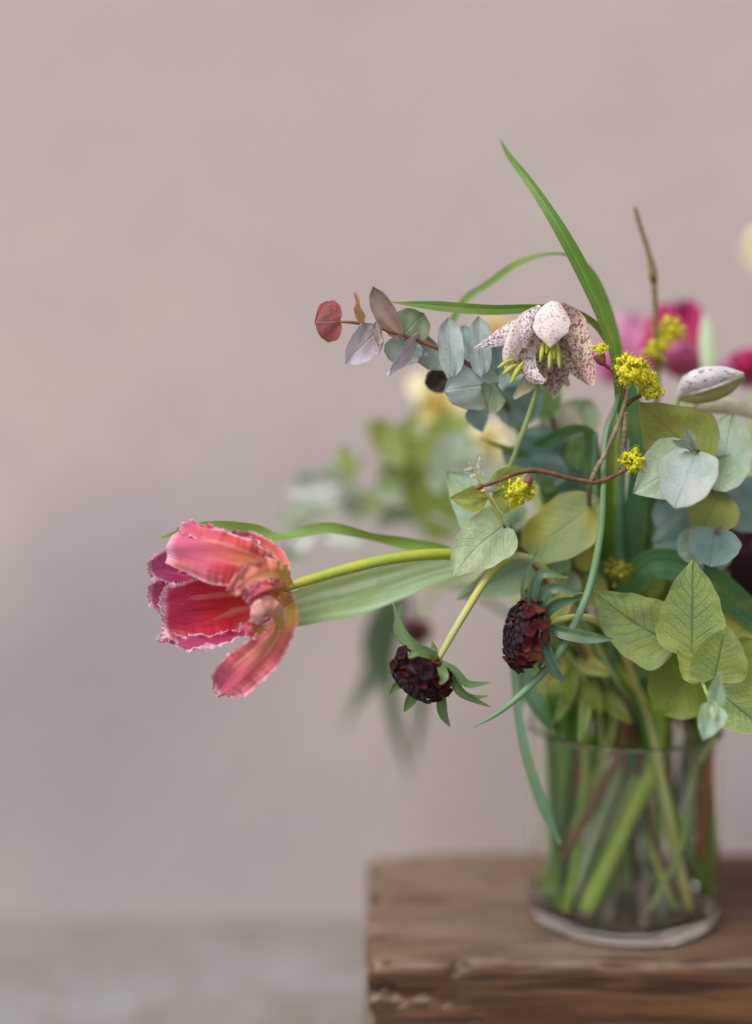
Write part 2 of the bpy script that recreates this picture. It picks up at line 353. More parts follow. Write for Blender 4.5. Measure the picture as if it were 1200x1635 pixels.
M['tu_orange'] = tulip_mat('tulip_petal_orange', (.66, .44, .06), (.70, .24, .14), (.66, .20, .22), (.76, .42, .44), (.70, .42, .18), gs=.4, ds=.3, dark=(.55, .06, .05))
M['tu_droop'] = tulip_mat('tulip_petal_drooping', (.66, .44, .06), (.70, .15, .15), (.64, .11, .21), (.76, .42, .50), (.74, .36, .26), fq=5.0, gs=.55, ds=.3, dark=(.55, .05, .09))
M['tu_pale'] = tulip_mat('tulip_petal_pale', (.66, .48, .12), (.68, .34, .26), (.70, .36, .36), (.80, .60, .56), (.66, .46, .2), gs=.3, ds=.25, dark=(.55, .10, .14))
M['tu_cream'] = tulip_mat('tulip_petal_cream', (.60, .52, .16), (.66, .44, .28), (.78, .66, .56), (.82, .74, .66), (.5, .5, .18), gs=.5, ds=.1)
M['tu_magenta'] = tulip_mat('tulip_petal_magenta', (.46, .04, .12), (.40, .006, .085), (.38, .015, .13), (.48, .10, .30), (.55, .03, .10), ds=.5, dark=(.2, .0, .03))
M['tu_pinkbg'] = tulip_mat('tulip_petal_pink', (.5, .10, .14), (.50, .09, .24), (.52, .16, .34), (.62, .30, .42), (.55, .06, .16), ds=.2)
M['tu_lilac'] = tulip_mat('tulip_petal_lilac', (.6, .2, .25), (.58, .16, .36), (.62, .28, .50), (.70, .45, .6), (.60, .12, .28), ds=.2)
M['cream'] = tulip_mat('narcissus_cream', (.76, .66, .26), (.82, .76, .46), (.84, .80, .56), (.84, .8, .6), (.80, .72, .36), ds=.0)
M['peach'] = tulip_mat('narcissus_peach', (.74, .50, .22), (.78, .62, .40), (.80, .70, .50), (.8, .74, .58), (.76, .58, .34), ds=.0)
M['yellow'] = tulip_mat('narcissus_trumpet', (.66, .50, .06), (.80, .66, .22), (.80, .70, .28), (.80, .60, .15), (.7, .44, .04), ds=.0)
M['burg'] = tulip_mat('burgundy_petal', (.04, .004, .008), (.035, .003, .008), (.05, .004, .012), (.06, .008, .016), (.02, .002, .008), ds=.6, dark=(.008, .004, .02))
M['grey_shade'] = leaf_mat('muted_blossom', (.30, .30, .20), (.36, .32, .26), (.3, .3, .2), (.3, .3, .2), vs=.1, trans=.3, net=0)

def frit_mat(name, base, base2, spot, dens, edge=(.62, .60, .30), sy=22, sx=9, trans=.25):
    t = NT(name); u, v = t.uv()
    U = t.math('ABSOLUTE', t.math('MULTIPLY_ADD', u, 2.0, -1.0))
    wob = t.noise(300, 2)
    vec = t.comb(t.math('ADD', t.math('MULTIPLY', u, float(sx)), t.math('MULTIPLY', wob, .8)), t.math('ADD', t.math('MULTIPLY', v, float(sy)), t.math('MULTIPLY', U, 1.2)))
    vo = t.n('ShaderNodeTexVoronoi', distance='CHEBYCHEV'); vo.inputs['Scale'].default_value = 1.0; vo.inputs['Randomness'].default_value = .62
    t.l(vec, vo.inputs['Vector'])
    sep = t.n('ShaderNodeSeparateColor'); t.l(vo.outputs['Color'], sep.inputs[0])
    sz = t.math('MULTIPLY_ADD', sep.outputs[0], .30, dens)
    d = t.math('SUBTRACT', vo.outputs['Distance'], sz)
    m = t.step(d, .04, -.06)
    big = t.noise(70, 3, .6)
    m = t.math('MULTIPLY', m, t.step(sep.outputs[1], .12, .3))
    col = t.mix(t.step(big, .4, .6), base, base2)
    col = t.mix(t.math('MULTIPLY', m, .88), col, spot)
    tipm = t.math('MAXIMUM', t.step(v, .93, 1.0), t.step(U, .93, 1.0))
    col = t.mix(t.math('MULTIPLY', tipm, .6), col, edge)
    f = t.noise(900, 2)
    return t.finish(col, .55, trans, None, t.math('ADD', f, t.math('MULTIPLY', m, -.3)), .0003, .3, sheen=.2)
M['fr_front'] = frit_mat('fritillary_outside', (.84, .76, .72), (.76, .62, .62), (.30, .13, .16), .10, sx=16, sy=32)
M['fr_side'] = frit_mat('fritillary_side', (.76, .64, .54), (.66, .44, .42), (.26, .08, .07), .25, sx=12, sy=34)
M['fr_in'] = frit_mat('fritillary_inside', (.52, .48, .32), (.48, .40, .34), (.16, .025, .04), .32, sx=13, sy=34)
M['fr_mauve'] = frit_mat('fritillary_mauve', (.78, .72, .72), (.68, .58, .64), (.18, .06, .13), .22, sx=12, sy=32)
M['fr_pale'] = frit_mat('fritillary_pale', (.60, .58, .44), (.52, .52, .34), (.34, .20, .20), .05)
M['fr_bud'] = frit_mat('fritillary_bud', (.76, .72, .74), (.64, .60, .64), (.20, .13, .20), .08, edge=(.40, .44, .20), sx=7, sy=14)
M['fr_budb'] = leaf_mat('fritillary_bud_under', (.20, .14, .05), (.16, .17, .05), (.3, .3, .12), (.34, .38, .16), vs=.3, trans=.2)
M['stamen'] = stem_mat('stamen_yellow_green', (.52, .54, .06), (.44, .50, .07), trans=.25, ns=300)
M['corn'] = stem_mat('cornelian_yellow', (.78, .72, .035), (.66, .64, .03), trans=.25, ns=400)
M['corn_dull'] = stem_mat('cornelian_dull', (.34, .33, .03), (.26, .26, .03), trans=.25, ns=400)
def flor(name, a, b):
    t = NT(name); n = t.noise(350, 3)
    col = t.mix(t.step(n, .4, .62), a, b)
    return t.finish(col, .5, .0, None, n, .0006, .25, sheen=.03)
M['flo_dark'] = flor('scabious_floret_dark', (.022, .004, .010), (.045, .006, .010))
M['flo_red'] = flor('scabious_floret_red', (.13, .005, .010), (.06, .003, .008))
M['flo_brown'] = flor('scabious_floret_brown', (.24, .07, .025), (.12, .02, .012))
M['flo_bud'] = flor('scabious_bud', (.030, .014, .022), (.05, .022, .030))

def wall_mat():
    t = NT('pink_plaster'); o = t.obj()
    a = t.noise(2.2, 5, .55, o, .3); b = t.noise(7, 5, .6, o, .2); c = t.noise(420, 3, .6)
    col = t.mix(t.step(a, .36, .64), (.410, .355, .352), (.455, .388, .362))
    col = t.mix(t.math('MULTIPLY', t.step(b, .48, .62), .5), col, (.375, .312, .325))
    # light falloff painted into the plaster colour: broad, uneven, greyer low on the left
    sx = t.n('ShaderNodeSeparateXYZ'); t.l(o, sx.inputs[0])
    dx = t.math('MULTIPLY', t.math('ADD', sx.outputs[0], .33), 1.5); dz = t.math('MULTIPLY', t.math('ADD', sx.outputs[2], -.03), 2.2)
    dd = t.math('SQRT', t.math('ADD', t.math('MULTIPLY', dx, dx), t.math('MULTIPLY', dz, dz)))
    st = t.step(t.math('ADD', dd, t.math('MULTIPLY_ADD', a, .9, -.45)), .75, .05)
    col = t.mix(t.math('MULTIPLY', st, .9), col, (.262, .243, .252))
    a3 = t.noise(1.1, 3, .5, t.map(o, (1, 1, .8)))
    col = t.mix(t.math('MULTIPLY', t.step(a3, .40, .62), .4), col, (.475, .395, .375))
    col = t.mix(t.math('MULTIPLY', t.step(c, .4, .7), .25), col, (.50, .445, .43))
    return t.finish(col, .9, 0, None, t.math('ADD', t.math('MULTIPLY', c, .4), b), .002, .2)
def stone_mat():
    t = NT('grey_stone'); o = t.obj()
    a = t.noise(14, 5, .6, o, .4); b = t.noise(45, 5, .65); c = t.noise(600, 3)
    col = t.mix(t.step(a, .38, .62), (.25, .245, .245), (.20, .183, .165))
    col = t.mix(t.math('MULTIPLY', t.step(b, .5, .68), .5), col, (.30, .305, .31))
    sx = t.n('ShaderNodeSeparateXYZ'); t.l(o, sx.inputs[0])
    # grime collected in the joint with the wall, and the lime bloom away from it
    g = t.step(t.math('ADD', sx.outputs[1], t.math('MULTIPLY_ADD', a, .10, -.05)), 1.02, 1.15)
    col = t.mix(t.math('MULTIPLY', g, .7), col, (.20, .18, .16))
    return t.finish(col, .85, 0, None, t.math('ADD', t.math('MULTIPLY', c, .3), b), .002, .3)
def wood_mat():
    t = NT('weathered_oak'); o = t.obj()
    g = t.noise(1.0, 6, .62, t.map(o, (9, 110, 110)), .8)
    g2 = t.noise(1.0, 4, .6, t.map(o, (3.5, 40, 40)), 1.2)
    pt = t.noise(11, 4, .6, t.map(o, (1, 2.2, 1)), .6)
    col = t.mix(t.step(g, .36, .64), (.028, .012, .005), (.105, .048, .019))
    col = t.mix(t.math('MULTIPLY', t.step(g2, .40, .66), .55), col, (.155, .075, .030))
    # greyed, worn top: exposed upper surface is weathered silver in patches
    ge = t.n('ShaderNodeNewGeometry'); sp = t.n('ShaderNodeSeparateXYZ'); t.l(ge.outputs['True Normal'], sp.inputs[0])
    so_ = t.n('ShaderNodeSeparateXYZ'); t.l(o, so_.inputs[0])
    up = t.math('MULTIPLY', t.step(sp.outputs[2], .5, .9), t.step(so_.outputs[0], .26, .10))
    col = t.mix(t.math('MULTIPLY', up, t.math('MULTIPLY_ADD', t.step(pt, .35, .62), .55, .30)), col, (.235, .170, .122))
    wr_ = t.math('MULTIPLY', t.step(t.math('ADD', so_.outputs[1], t.math('MULTIPLY', pt, .03)), .812, .788), t.step(t.noise(1.0, 4, .7, t.map(o, (30, 60, 60)), .5), .42, .60))
    col = t.mix(t.math('MULTIPLY', t.math('MULTIPLY', wr_, t.step(sp.outputs[2], .3, .8)), .35), col, (.30, .235, .185))   # pale worn front arris
    kn = t.n('ShaderNodeTexVoronoi'); kn.inputs['Scale'].default_value = 14; t.l(t.map(o, (1, 2.2, 2.2)), kn.inputs['Vector'])
    col = t.mix(t.math('MULTIPLY', t.step(kn.outputs['Distance'], .30, .10), .45), col, (.075, .052, .04))
    cr = t.noise(1.0, 3, .5, t.map(o, (5, 150, 150)), 1.5)
    crk = t.step(cr, .345, .30)
    col = t.mix(t.math('MULTIPLY', crk, .6), col, (.02, .014, .01))
    h = t.math('SUBTRACT', t.math('ADD', g, t.math('MULTIPLY', g2, .6)), t.math('MULTIPLY', crk, 1.2))
    return t.finish(col, .6, 0, None, h, .0022, .35)
def glass_mat(name, col, ior):
    t = NT(name); p = t.n('ShaderNodeBsdfPrincipled'); p.inputs['Base Color'].default_value = (*col, 1)
    p.inputs['Transmission Weight'].default_value = 1; p.inputs['Roughness'].default_value = 0; p.inputs['IOR'].default_value = ior
    t.l(p.outputs[0], t.out.inputs[0]); return t.m

# ------------------------------------------------------------------ setting
def slab(name, mat, x0, x1, y0, y1, z0, z1, seg=1):
    V = [(x, y, z) for x in (x0, x1) for y in (y0, y1) for z in (z0, z1)]
    F = [(0, 1, 3, 2), (4, 6, 7, 5), (0, 4, 5, 1), (2, 3, 7, 6), (0, 2, 6, 4), (1, 5, 7, 3)]
    o = add(name, None, mat, V, F)
    o.data.polygons.foreach_set('use_smooth', [False] * 6)
    return o
LZ = -0.123; WY = 1.15
tag(slab('ground', stone_mat(), -4, 4, -3, WY - .001, LZ - .2, LZ), 'worn grey stone surface below the wooden block', kind='structure')
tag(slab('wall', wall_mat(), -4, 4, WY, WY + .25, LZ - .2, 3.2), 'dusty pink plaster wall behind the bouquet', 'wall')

def block():
    from mathutils import noise as mn
    x0, x1, y0, y1, z0, z1 = -.0052, .62, .775, .962, LZ + .002, 0.0
    nx, ny, nz = 150, 46, 34
    V, F, idx = [], [], {}
    def vid(i, j, k):
        if (i, j, k) in idx: return idx[(i, j, k)]
        x = x0 + (x1 - x0) * i / nx; y = y0 + (y1 - y0) * j / ny; z = z0 + (z1 - z0) * k / nz
        fx = min((x - x0), (x1 - x)); fy = min(y - y0, y1 - y); fz = min(z - z0, z1 - z)
        q = Vector((x * 9, y * 60, z * 60)); n = mn.noise(q) * .0006 + mn.noise(Vector((x * 20, y * 25, z * 25))) * .0010
        # worn, rounded and chipped arrises
        ds = sorted((fx, fy, fz)); e = ds[1]
        chip = .0035 + .0055 * max(0, mn.noise(Vector((x * 26 + 3, y * 26, z * 26)))) + (.006 if x < .05 and mn.noise(Vector((x * 60, y * 60, z * 60))) > .05 else 0)
        r = max(0, chip - e) * .45 if ds[0] < 1e-6 else 0
        px = x + (r if x - x0 < .01 else -r if x1 - x < .01 else 0) * (1 if fx <= chip else 0)
        py = y + (r if y - y0 < .02 else -r if y1 - y < .02 else 0) * (1 if fy <= chip else 0)
        pz = z - (r if z1 - z < .02 else 0) * (1 if fz <= chip else 0)
        # end checks: deep split running in from the left end, under the top edge
        if x < .075 and y - y0 < 1e-6:
            zc = -.016 - .10 * (x - x0) + .002 * math.sin(x * 300)
            dz = abs(z - zc)
            if dz < .0032: py += .007 * (1 - dz / .0032) * (1 - max(0, x) / .075)
        if i == 0 and abs(z + .030) < .003: px += .004
        if j in (0, ny): py += n
        if k == nz: pz += n * (.8 if math.hypot(x - .149, y - .85) > .075 else .15)
        if i in (0, nx): px += n
        idx[(i, j, k)] = len(V); V.append((px, py, pz)); return idx[(i, j, k)]
    for i in range(nx):
        for j in range(ny):
            F.append((vid(i, j, nz), vid(i + 1, j, nz), vid(i + 1, j + 1, nz), vid(i, j + 1, nz)))
            F.append((vid(i, j, 0), vid(i, j + 1, 0), vid(i + 1, j + 1, 0), vid(i + 1, j, 0)))
        for k in range(nz):
            F.append((vid(i, 0, k), vid(i + 1, 0, k), vid(i + 1, 0, k + 1), vid(i, 0, k + 1)))
            F.append((vid(i, ny, k), vid(i, ny, k + 1), vid(i + 1, ny, k + 1), vid(i + 1, ny, k)))
    for j in range(ny):
        for k in range(nz):
            F.append((vid(0, j, k), vid(0, j, k + 1), vid(0, j + 1, k + 1), vid(0, j + 1, k)))
            F.append((vid(nx, j, k), vid(nx, j + 1, k), vid(nx, j + 1, k + 1), vid(nx, j, k + 1)))
    o = add('wooden_block', None, wood_mat(), V, F)
    tag(o, 'old weathered timber block with cracked front edge under the glass vase', 'block')
block()

def lathe(prof, ns=128):
    q = [prof[0]]                      # support rings keep long walls true and bends tight
    for (r0, z0), (r1, z1) in zip(prof, prof[1:]):
        L = math.hypot(r1 - r0, z1 - z0)
        if L > .0015:
            e = min(.0004, L * .2) / L
            for f in (e, 3 * e, 1 - 3 * e, 1 - e): q.append((r0 + (r1 - r0) * f, z0 + (z1 - z0) * f))
        q.append((r1, z1))
    prof = q
    V, F = [], []
    for (r, z) in prof:
        for j in range(ns):
            a = 2 * math.pi * j / ns; V.append((VX + r * math.cos(a), VY + r * math.sin(a), z))
    m = len(prof)
    F = [(i * ns + j, i * ns + (j + 1) % ns, (i + 1) * ns + (j + 1) % ns, (i + 1) * ns + j) for i in range(m - 1) for j in range(ns)]
    F += [tuple(range(ns - 1, -1, -1)), tuple(range((m - 1) * ns, m * ns))]
    return V, F
Z0 = .0011
ri = VR - .0020
prof = [(.002, Z0), (VR - .007, Z0), (VR - .0035, Z0 + .0009), (VR - .001, Z0 + .0034), (VR, Z0 + .0075), (VR, .06), (VR, VH - .002), (VR - .0006, VH), (VR - .0020, VH),
        (ri, VH - .002), (ri, .06), (ri, .0150), (ri - .0015, .0120), (ri - .005, .0105), (.002, .0100)]
vase = thing('glass_vase', 'clear cylindrical glass vase with thick base holding the flower stems', 'vase', (VX, VY, Z0))
V, F = lathe(prof); gv = add('vase_glass', vase, glass_mat('clear_glass', (.975, .985, .92), 1.46), V, F)
def ball_geo(c, r, nu=8, nv=6, sq=(1, 1, 1)):
    V = [np.array(c) + np.array([0, 0, r * sq[2]])]
    for i in range(1, nv):
        t = math.pi * i / nv
        for j in range(nu):
            a = 2 * math.pi * j / nu; V.append(np.array(c) + r * np.array([math.sin(t) * math.cos(a) * sq[0], math.sin(t) * math.sin(a) * sq[1], math.cos(t) * sq[2]]))
    V.append(np.array(c) - np.array([0, 0, r * sq[2]])); n = len(V) - 1
    F = [(0, 1 + j, 1 + (j + 1) % nu) for j in range(nu)]
    for i in range(nv - 2):
        for j in range(nu):
            a = 1 + i * nu + j; b = 1 + i * nu + (j + 1) % nu; F.append((a, a + nu, b + nu, b))
    F += [(n, n - nu + (j + 1) % nu, n - nu + j) for j in range(nu)]
    return V, F
drop = glass_mat('water_drop', (1, 1, 1), 1.333)
for k, (a, z, r) in enumerate([(-42, .017, .0022), (-37, .0095, .0016), (-60, .0035, .0010), (-76, .004, .0008), (-30, .026, .0010)]):
    R_ = VR + r * .25; V, F = ball_geo((VX + R_ * math.cos(rad(a)), VY + R_ * math.sin(rad(a)), z + Z0), r, 12, 8)
    add('water_drop', vase, drop, V, F)

# ------------------------------------------------------------------ stem ends in the vase: (shown x, z, y)
def into(*p): return [W(*q) for q in p]
GE = 'eucalyptus sprigs in the vase'
MN = ['']
def leaves(par, rows, name='leaf'):
    """rows: base(x,y), tip(x,y), half width, roll, depth base, depth tip, material, opts"""
    for r in rows:
        (bx, by), (tx, ty), hw, roll, d0, d1, mt = r[:7]; o = dict(r[7]) if len(r) > 7 else {}
        lab = o.pop('label', None); bend = o.pop('bend', 0.0); side = o.pop('side', 0.0)
        mx, my = (bx + tx) / 2, (by + ty) / 2; L = math.hypot(tx - bx, ty - by)
        mx += -(ty - by) / max(L, 1) * side; my += (tx - bx) / max(L, 1) * side
        pts = [(bx, by, d0), (mx, my, (d0 + d1) / 2 - bend), (tx, ty, d1)]
        o.setdefault('prof', 'round'); o.setdefault('cup', .15); o.setdefault('warp', 1.5); o.setdefault('ruf', 2.0); o.setdefault('rf', .8)
        sheet(name, par, M[mt], pts, hw, roll=roll, label=lab, seed=int(bx * 3 + ty), **o)

# ---- eucalyptus A: red-tipped branch reaching left
base = into((905, .016, .868))
t = thing('eucalyptus_branch', 'silver grey eucalyptus branch reaching left with a round red leaf at its tip', 'eucalyptus', base[0], GE)
tube('stem', t, M['stem_red'], [(539, 514, .738), (562, 515, .738), (600, 522, .74), (650, 538, .742), (700, 557, .745), (740, 577, .748), (768, 596, .752), (797, 630, .765),
     (830, 690, .83), (900, 830, .84), (965, 1010, .86), W(1010, .118, .856)] + into((980, .07, .85)) + base,
     [.0006, .0008, .0009, .0010, .0011, .0012, .0014, .0017, .002, .0022, .0024, .0024, .0024, .0024], m=90)
leaves(t, [
    ((543, 513), (502, 514), 33, 8, .738, .736, 'euc_red', {'heart': .35, 'cup': -.1, 'label': 'round red leaf at the branch tip'}),
    ((583, 527), (566, 468), 15, 70, .738, .732, 'euc_orange', {'prof': 'lance', 'label': 'narrow orange leaf turned edge on'}),
    ((580, 520), (571, 488), 9, 30, .74, .738, 'euc_mauve', {'prof': 'lance'}),
    ((577, 516), (573, 552), 6, 40, .738, .736, 'euc_pink', {'prof': 'lance'}),
    ((607, 524), (550, 580), 26, 14, .74, .73, 'euc_mauve', {'prof': 'round', 'cup': .2, 'label': 'pale mauve leaf hanging below the branch'}),
    ((601, 514), (604, 552), 9, 35, .737, .733, 'euc_pink', {}),
    ((640, 543), (596, 457), 19, 25, .742, .735, 'euc_pink', {'fold': .25, 'prof': 'oval'}),
    ((640, 540), (676, 500), 31, -5, .746, .752, 'euc_green', {}),
    ((648, 540), (637, 584), 31, 10, .746, .75, 'euc_grey', {'warp': 1.5}),
    ((669, 530), (617, 600), 17, 48, .742, .733, 'euc_mauve', {'prof': 'lance', 'fold': .3}),
    ((665, 536), (659, 580), 22, 10, .75, .755, 'euc_grey', {}),
    ((696, 556), (682, 590), 31, 5, .752, .758, 'euc_grey', {}),
    ((698, 556), (668, 555), 22, 20, .756, .766, 'euc_blue', {}),
    ((722, 604), (715, 507), 21, -12, .742, .740, 'euc_grey', {'prof': 'oval', 'cup': .22}),
    ((768, 604), (763, 504), 19, -14, .748, .745, 'euc_grey', {'prof': 'oval', 'cup': .2}),
    ((750, 575), (738, 520), 22, 20, .765, .77, 'euc_blue', {}),
    ((796, 612), (708, 624), 38, 8, .755, .745, 'euc_grey', {'cup': -.1, 'warp': 2}),
    ((788, 612), (778, 661), 24, 30, .754, .748, 'euc_green', {}),
    ((802, 545), (790, 604), 20, 10, .77, .775, 'euc_blue', {}),
    ((752, 640), (770, 690), 20, 20, .775, .78, 'euc_blue', {'prof': 'lance'}),
    ((714, 604), (677, 612), 20, 5, .775, .775, 'euc_dark', {'label': 'small dark purple brown round leaf'}),
    ((716, 602), (729, 622), 9, 5, .773, .77, 'euc_dark', {}),
    ((806, 618), (852, 672), 42, 10, .79, .80, 'euc_blue', {}),
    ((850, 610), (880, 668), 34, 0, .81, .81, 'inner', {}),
    ((800, 640), (815, 585), 26, 0, .80, .81, 'euc_blue', {}),
])

# ---- sprig B: pale heart shaped leaves, centre left
base = into((1080, .016, .832))
t = thing('eucalyptus_sprig', 'pale heart leaved sprig right of the tulip stem with tiny white tip leaves', 'eucalyptus', base[0], GE)
tube('stem', t, M['stem_pale'], [(748, 738, .74), (760, 757, .741), (778, 790, .744), (790, 812, .748), (802, 838, .752)], [.0005, .0006, .0008, .0009, .0011], m=26)
tube('stem', t, M['twig'], [(802, 838, .752), (822, 865, .758), (846, 893, .766), (890, 960, .79), (940, 1060, .81), W(1010, .118, .83)] + into((1030, .07, .835)) + base,
     [.0011, .0012, .0013, .0015, .0017, .0019, .002, .002], m=50)
leaves(t, [
    ((759, 750), (737, 745), 9, 10, .741, .738, 'tiny_white', {'label': 'tiny white leaf at the sprig tip'}),
    ((752, 756), (757, 762), 4, 10, .741, .738, 'tiny_white', {}),
    ((763, 748), (763, 725), 5, 20, .741, .739, 'tiny_white', {'prof': 'lance'}),
    ((767, 757), (767, 745), 5, 20, .741, .739, 'tiny_white', {}),
    ((797, 779), (767, 784), 6, 30, .742, .738, 'tiny_white', {'prof': 'lance'}),
    ((779, 797), (717, 795), 21, 5, .744, .737, 'sprig_yellow', {'prof': 'ovate', 'fold': .15}),
    ((785, 787), (846, 750), 20, -25, .748, .755, 'sprig', {'prof': 'ovate', 'side': -10}),
    ((785, 792), (838, 803), 24, 15, .75, .758, 'sprig_yellow', {'prof': 'ovate'}),
    ((806, 838), (721, 923), 44, 6, .752, .738, 'sprig_pale', {'prof': 'heart', 'heart': .45, 'cup': .12, 'bend': .004, 'side': 6, 'nv': 30, 'label': 'pale heart shaped leaf with yellow rim'}),
    ((812, 846), (712, 752), 50, -8, .762, .768, 'sprig_teal', {'prof': 'ovate', 'cup': .1}),
    ((822, 836), (800, 775), 30, 10, .775, .78, 'sprig_teal', {}),
    ((958, 796), (832, 884), 47, -5, .782, .778, 'sprig_spot', {'prof': 'oval', 'cup': .15, 'side': -5, 'label': 'large yellow spotted leaf, soft focus'}),
    ((858, 895), (727, 957), 32, 20, .782, .775, 'sprig_teal', {'prof': 'ovate', 'fold': .2}),
    ((850, 885), (745, 960), 24, -30, .79, .80, 'sprig', {'prof': 'ovate'}),
])

# ---- sprig C: upper right
base = into((1085, .016, .868))
t = thing('eucalyptus_sprig', 'eucalyptus sprig with olive and pale leaves below the spotted closed bud', 'eucalyptus', base[0], GE)
tube('stem', t, M['stem_red'], [(1108, 716, .733), (1120, 728, .742), (1135, 770, .765), (1145, 830, .79), (1125, 950, .83), (1085, 1080, .85), W(1060, .118, .86)] + base,
     [.0008, .001, .0013, .0016, .002, .0023, .0024, .0024], m=50)
leaves(t, [
    ((1132, 748), (1020, 642), 62, 8, .757, .757, 'euc_olive', {'prof': 'ovate', 'cup': .12, 'bend': -.004, 'nv': 28, 'label': 'olive leaf with red rim'}),
    ((1146, 784), (1170, 660), 41, -8, .762, .768, 'euc_pale', {'cup': .1}),
    ((1140, 730), (1160, 785), 36, 15, .764, .775, 'euc_pale', {'cup': .1}),
    ((1118, 724), (1009, 788), 52, -4, .747, .744, 'euc_pale', {'prof': 'ovate', 'cup': .12, 'label': 'pale leaf with pink rim'}),
    ((1114, 720), (1076, 812), 45, -12, .737, .726, 'euc_cup', {'cup': .28, 'bend': .004, 'prof': 'round', 'heart': .2, 'label': 'bloomy grey cupped leaf at the centre'}),
    ((1109, 718), (1093, 680), 9, 10, .733, .724, 'euc_pale', {'prof': 'lance', 'fold': .4}),
    ((1108, 720), (1072, 700), 10, 40, .736, .728, 'euc_pale', {'prof': 'lance'}),
    ((1154, 782), (1110, 864), 43, 0, .768, .764, 'euc_olive', {'cup': .1, 'prof': 'ovate'}),
])
# ---- sprig C2: bluish leaves under it
base = into((1045, .016, .885))
t = thing('eucalyptus_sprig', 'blue green eucalyptus sprig tucked beneath the olive leaves at right, beside the burgundy flower', 'eucalyptus', base[0], GE)
tube('stem', t, M['stem_red'], [(1140, 852, .758), (1138, 868, .775), (1120, 930, .82), (1080, 1040, .86), W(1040, .118, .875)] + base, [.001, .0012, .0018, .0022, .0024, .0024], m=40)
leaves(t, [
    ((1142, 846), (1133, 906), 40, 5, .756, .750, 'euc_blue', {'heart': .45, 'cup': .12, 'prof': 'round'}),
    ((1128, 862), (1082, 886), 30, 0, .772, .772, 'euc_pale', {}),
    ((1130, 880), (1148, 915), 30, 0, .778, .782, 'euc_grey', {}),
    ((1125, 862), (1040, 864), 42, 0, .79, .795, 'euc_blue', {}),
    ((1090, 880), (1075, 925), 28, 0, .80, .80, 'euc_blue', {}),
    ((1175, 760), (1205, 850), 42, 10, .785, .79, 'euc_blue', {'prof': 'oval'}),
    ((1138, 905), (1160, 945), 18, 10, .79, .80, 'euc_green', {'prof': 'lance'}),
    ((1140, 858), (1152, 838), 5, 10, .756, .75, 'euc_pink', {'prof': 'lance'}),
])

# ---- sprig D: bottom right, in focus
base = into((1035, .0155, .815))
t = thing('eucalyptus_sprig', 'bright green heart leaved sprig spilling over the front right rim of the vase', 'eucalyptus', base[0], GE)
tube('stem', t, M['stem_light'], [(1137, 1128, .716), (1128, 1108, .728), (1118, 1080, .745), (1112, 1058, .765), (1122, 1075, .785), (1140, 1120, .797), (1142, 1168, .80), W(1118, .096, .808)] + into((1085, .055, .812)) + base,
     [.0008, .0009, .0011, .0012, .0014, .0015, .0015, .0015, .0015, .0015], m=70)
leaves(t, [
    ((1104, 1042), (1106, 894), 52, 4, .752, .738, 'sprig', {'prof': 'heart', 'heart': .25, 'cup': .08, 'fold': .06, 'nv': 34, 'ruf': 2.2, 'rf': 1.2, 'label': 'upright heart shaped leaf with dark veins'}),
    ((1140, 1084), (1158, 999), 44, -14, .735, .722, 'sprig', {'prof': 'heart', 'heart': .35, 'cup': .18, 'nv': 30, 'ruf': 2, 'rf': 1.1}),
    ((1076, 1030), (948, 944), 54, 8, .765, .757, 'sprig', {'prof': 'heart', 'heart': .25, 'cup': .1, 'side': -6, 'ruf': 3, 'rf': 1.2, 'nv': 30}),
    ((1118, 1056), (1052, 1140), 52, 5, .775, .778, 'sprig_dark', {'prof': 'round', 'cup': .1}),
    ((1160, 1080), (1222, 1030), 38, 0, .765, .77, 'sprig_dark', {}),
    ((1142, 1100), (1225, 1170), 40, -10, .745, .74, 'sprig', {'prof': 'ovate'}),
    ((1141, 1130), (1150, 1071), 14, 10, .716, .708, 'sprig_teal', {'prof': 'ovate', 'fold': .35}),
    ((1140, 1126), (1121, 1183), 21, 10, .714, .708, 'sprig_teal', {'prof': 'heart', 'fold': .25, 'heart': .2}),
    ((1138, 1120), (1140, 1150), 7, 50, .712, .704, 'sprig_pale', {'prof': 'lance'}),
    ((1148, 1032), (1220, 985), 36, 0, .785, .79, 'sprig_yellow', {}),
    ((1122, 1090), (1080, 1036), 22, -20, .748, .75, 'sprig_yellow', {'prof': 'ovate'}),
])

# ------------------------------------------------------------------ parrot tulip
base = into((915, .014, .835))
t = thing('parrot_tulip', 'fringed red and pink parrot tulip lying out to the left on a yellow green stem', 'tulip', base[0], 'tulips in the vase')
tube('stem', t, M['stem_yg'], [(450, 940, .742), (480, 930, .743), (540, 912, .746), (620, 893, .75), (700, 885, .76), (790, 892, .78), (880, 940, .80), (960, 1040, .825), W(1060, .120, .842)], [.0022, .0026, .0028, .0029, .0030, .0031, .0032, .0032, .0034], ns=12, m=70)
tube('cut_end', t, M['stem_white'], [W(1060, .120, .842)] + into((1010, .085, .842), (960, .05, .838)) + base, [.0034, .0042, .0044, .0042], ns=12, m=26)
sheet('leaf', t, M['tulip_leaf'], [(250, 861, .755), (300, 848, .758), (345, 846, .76), (400, 853, .764), (450, 858, .768), (490, 848, .77), (530, 843, .772), (590, 855, .775), (650, 868, .778), (720, 884, .782), (830, 925, .80)],
      [0, 8, 14, 17, 8, 9, 9, 8, 10, 9, 7], roll=[10, 8, 5, 0, 55, 10, 0, -40, -10, 0, 0], cup=.2, nv=70, nu=4, label='long twisting leaf above the flower')
sheet('leaf', t, M['tulip_leaf_g'], [(395, 1000, .765), (440, 983, .768), (500, 962, .772), (560, 948, .775), (630, 928, .778), (700, 908, .782), (780, 895, .788), (870, 930, .80)],
      [0, 22, 32, 34, 30, 22, 18, 10], roll=-14, cup=.25, nv=60, nu=6, ruf=1.5, rf=1.5, label='broad grey green leaf below the stem')
D = .742
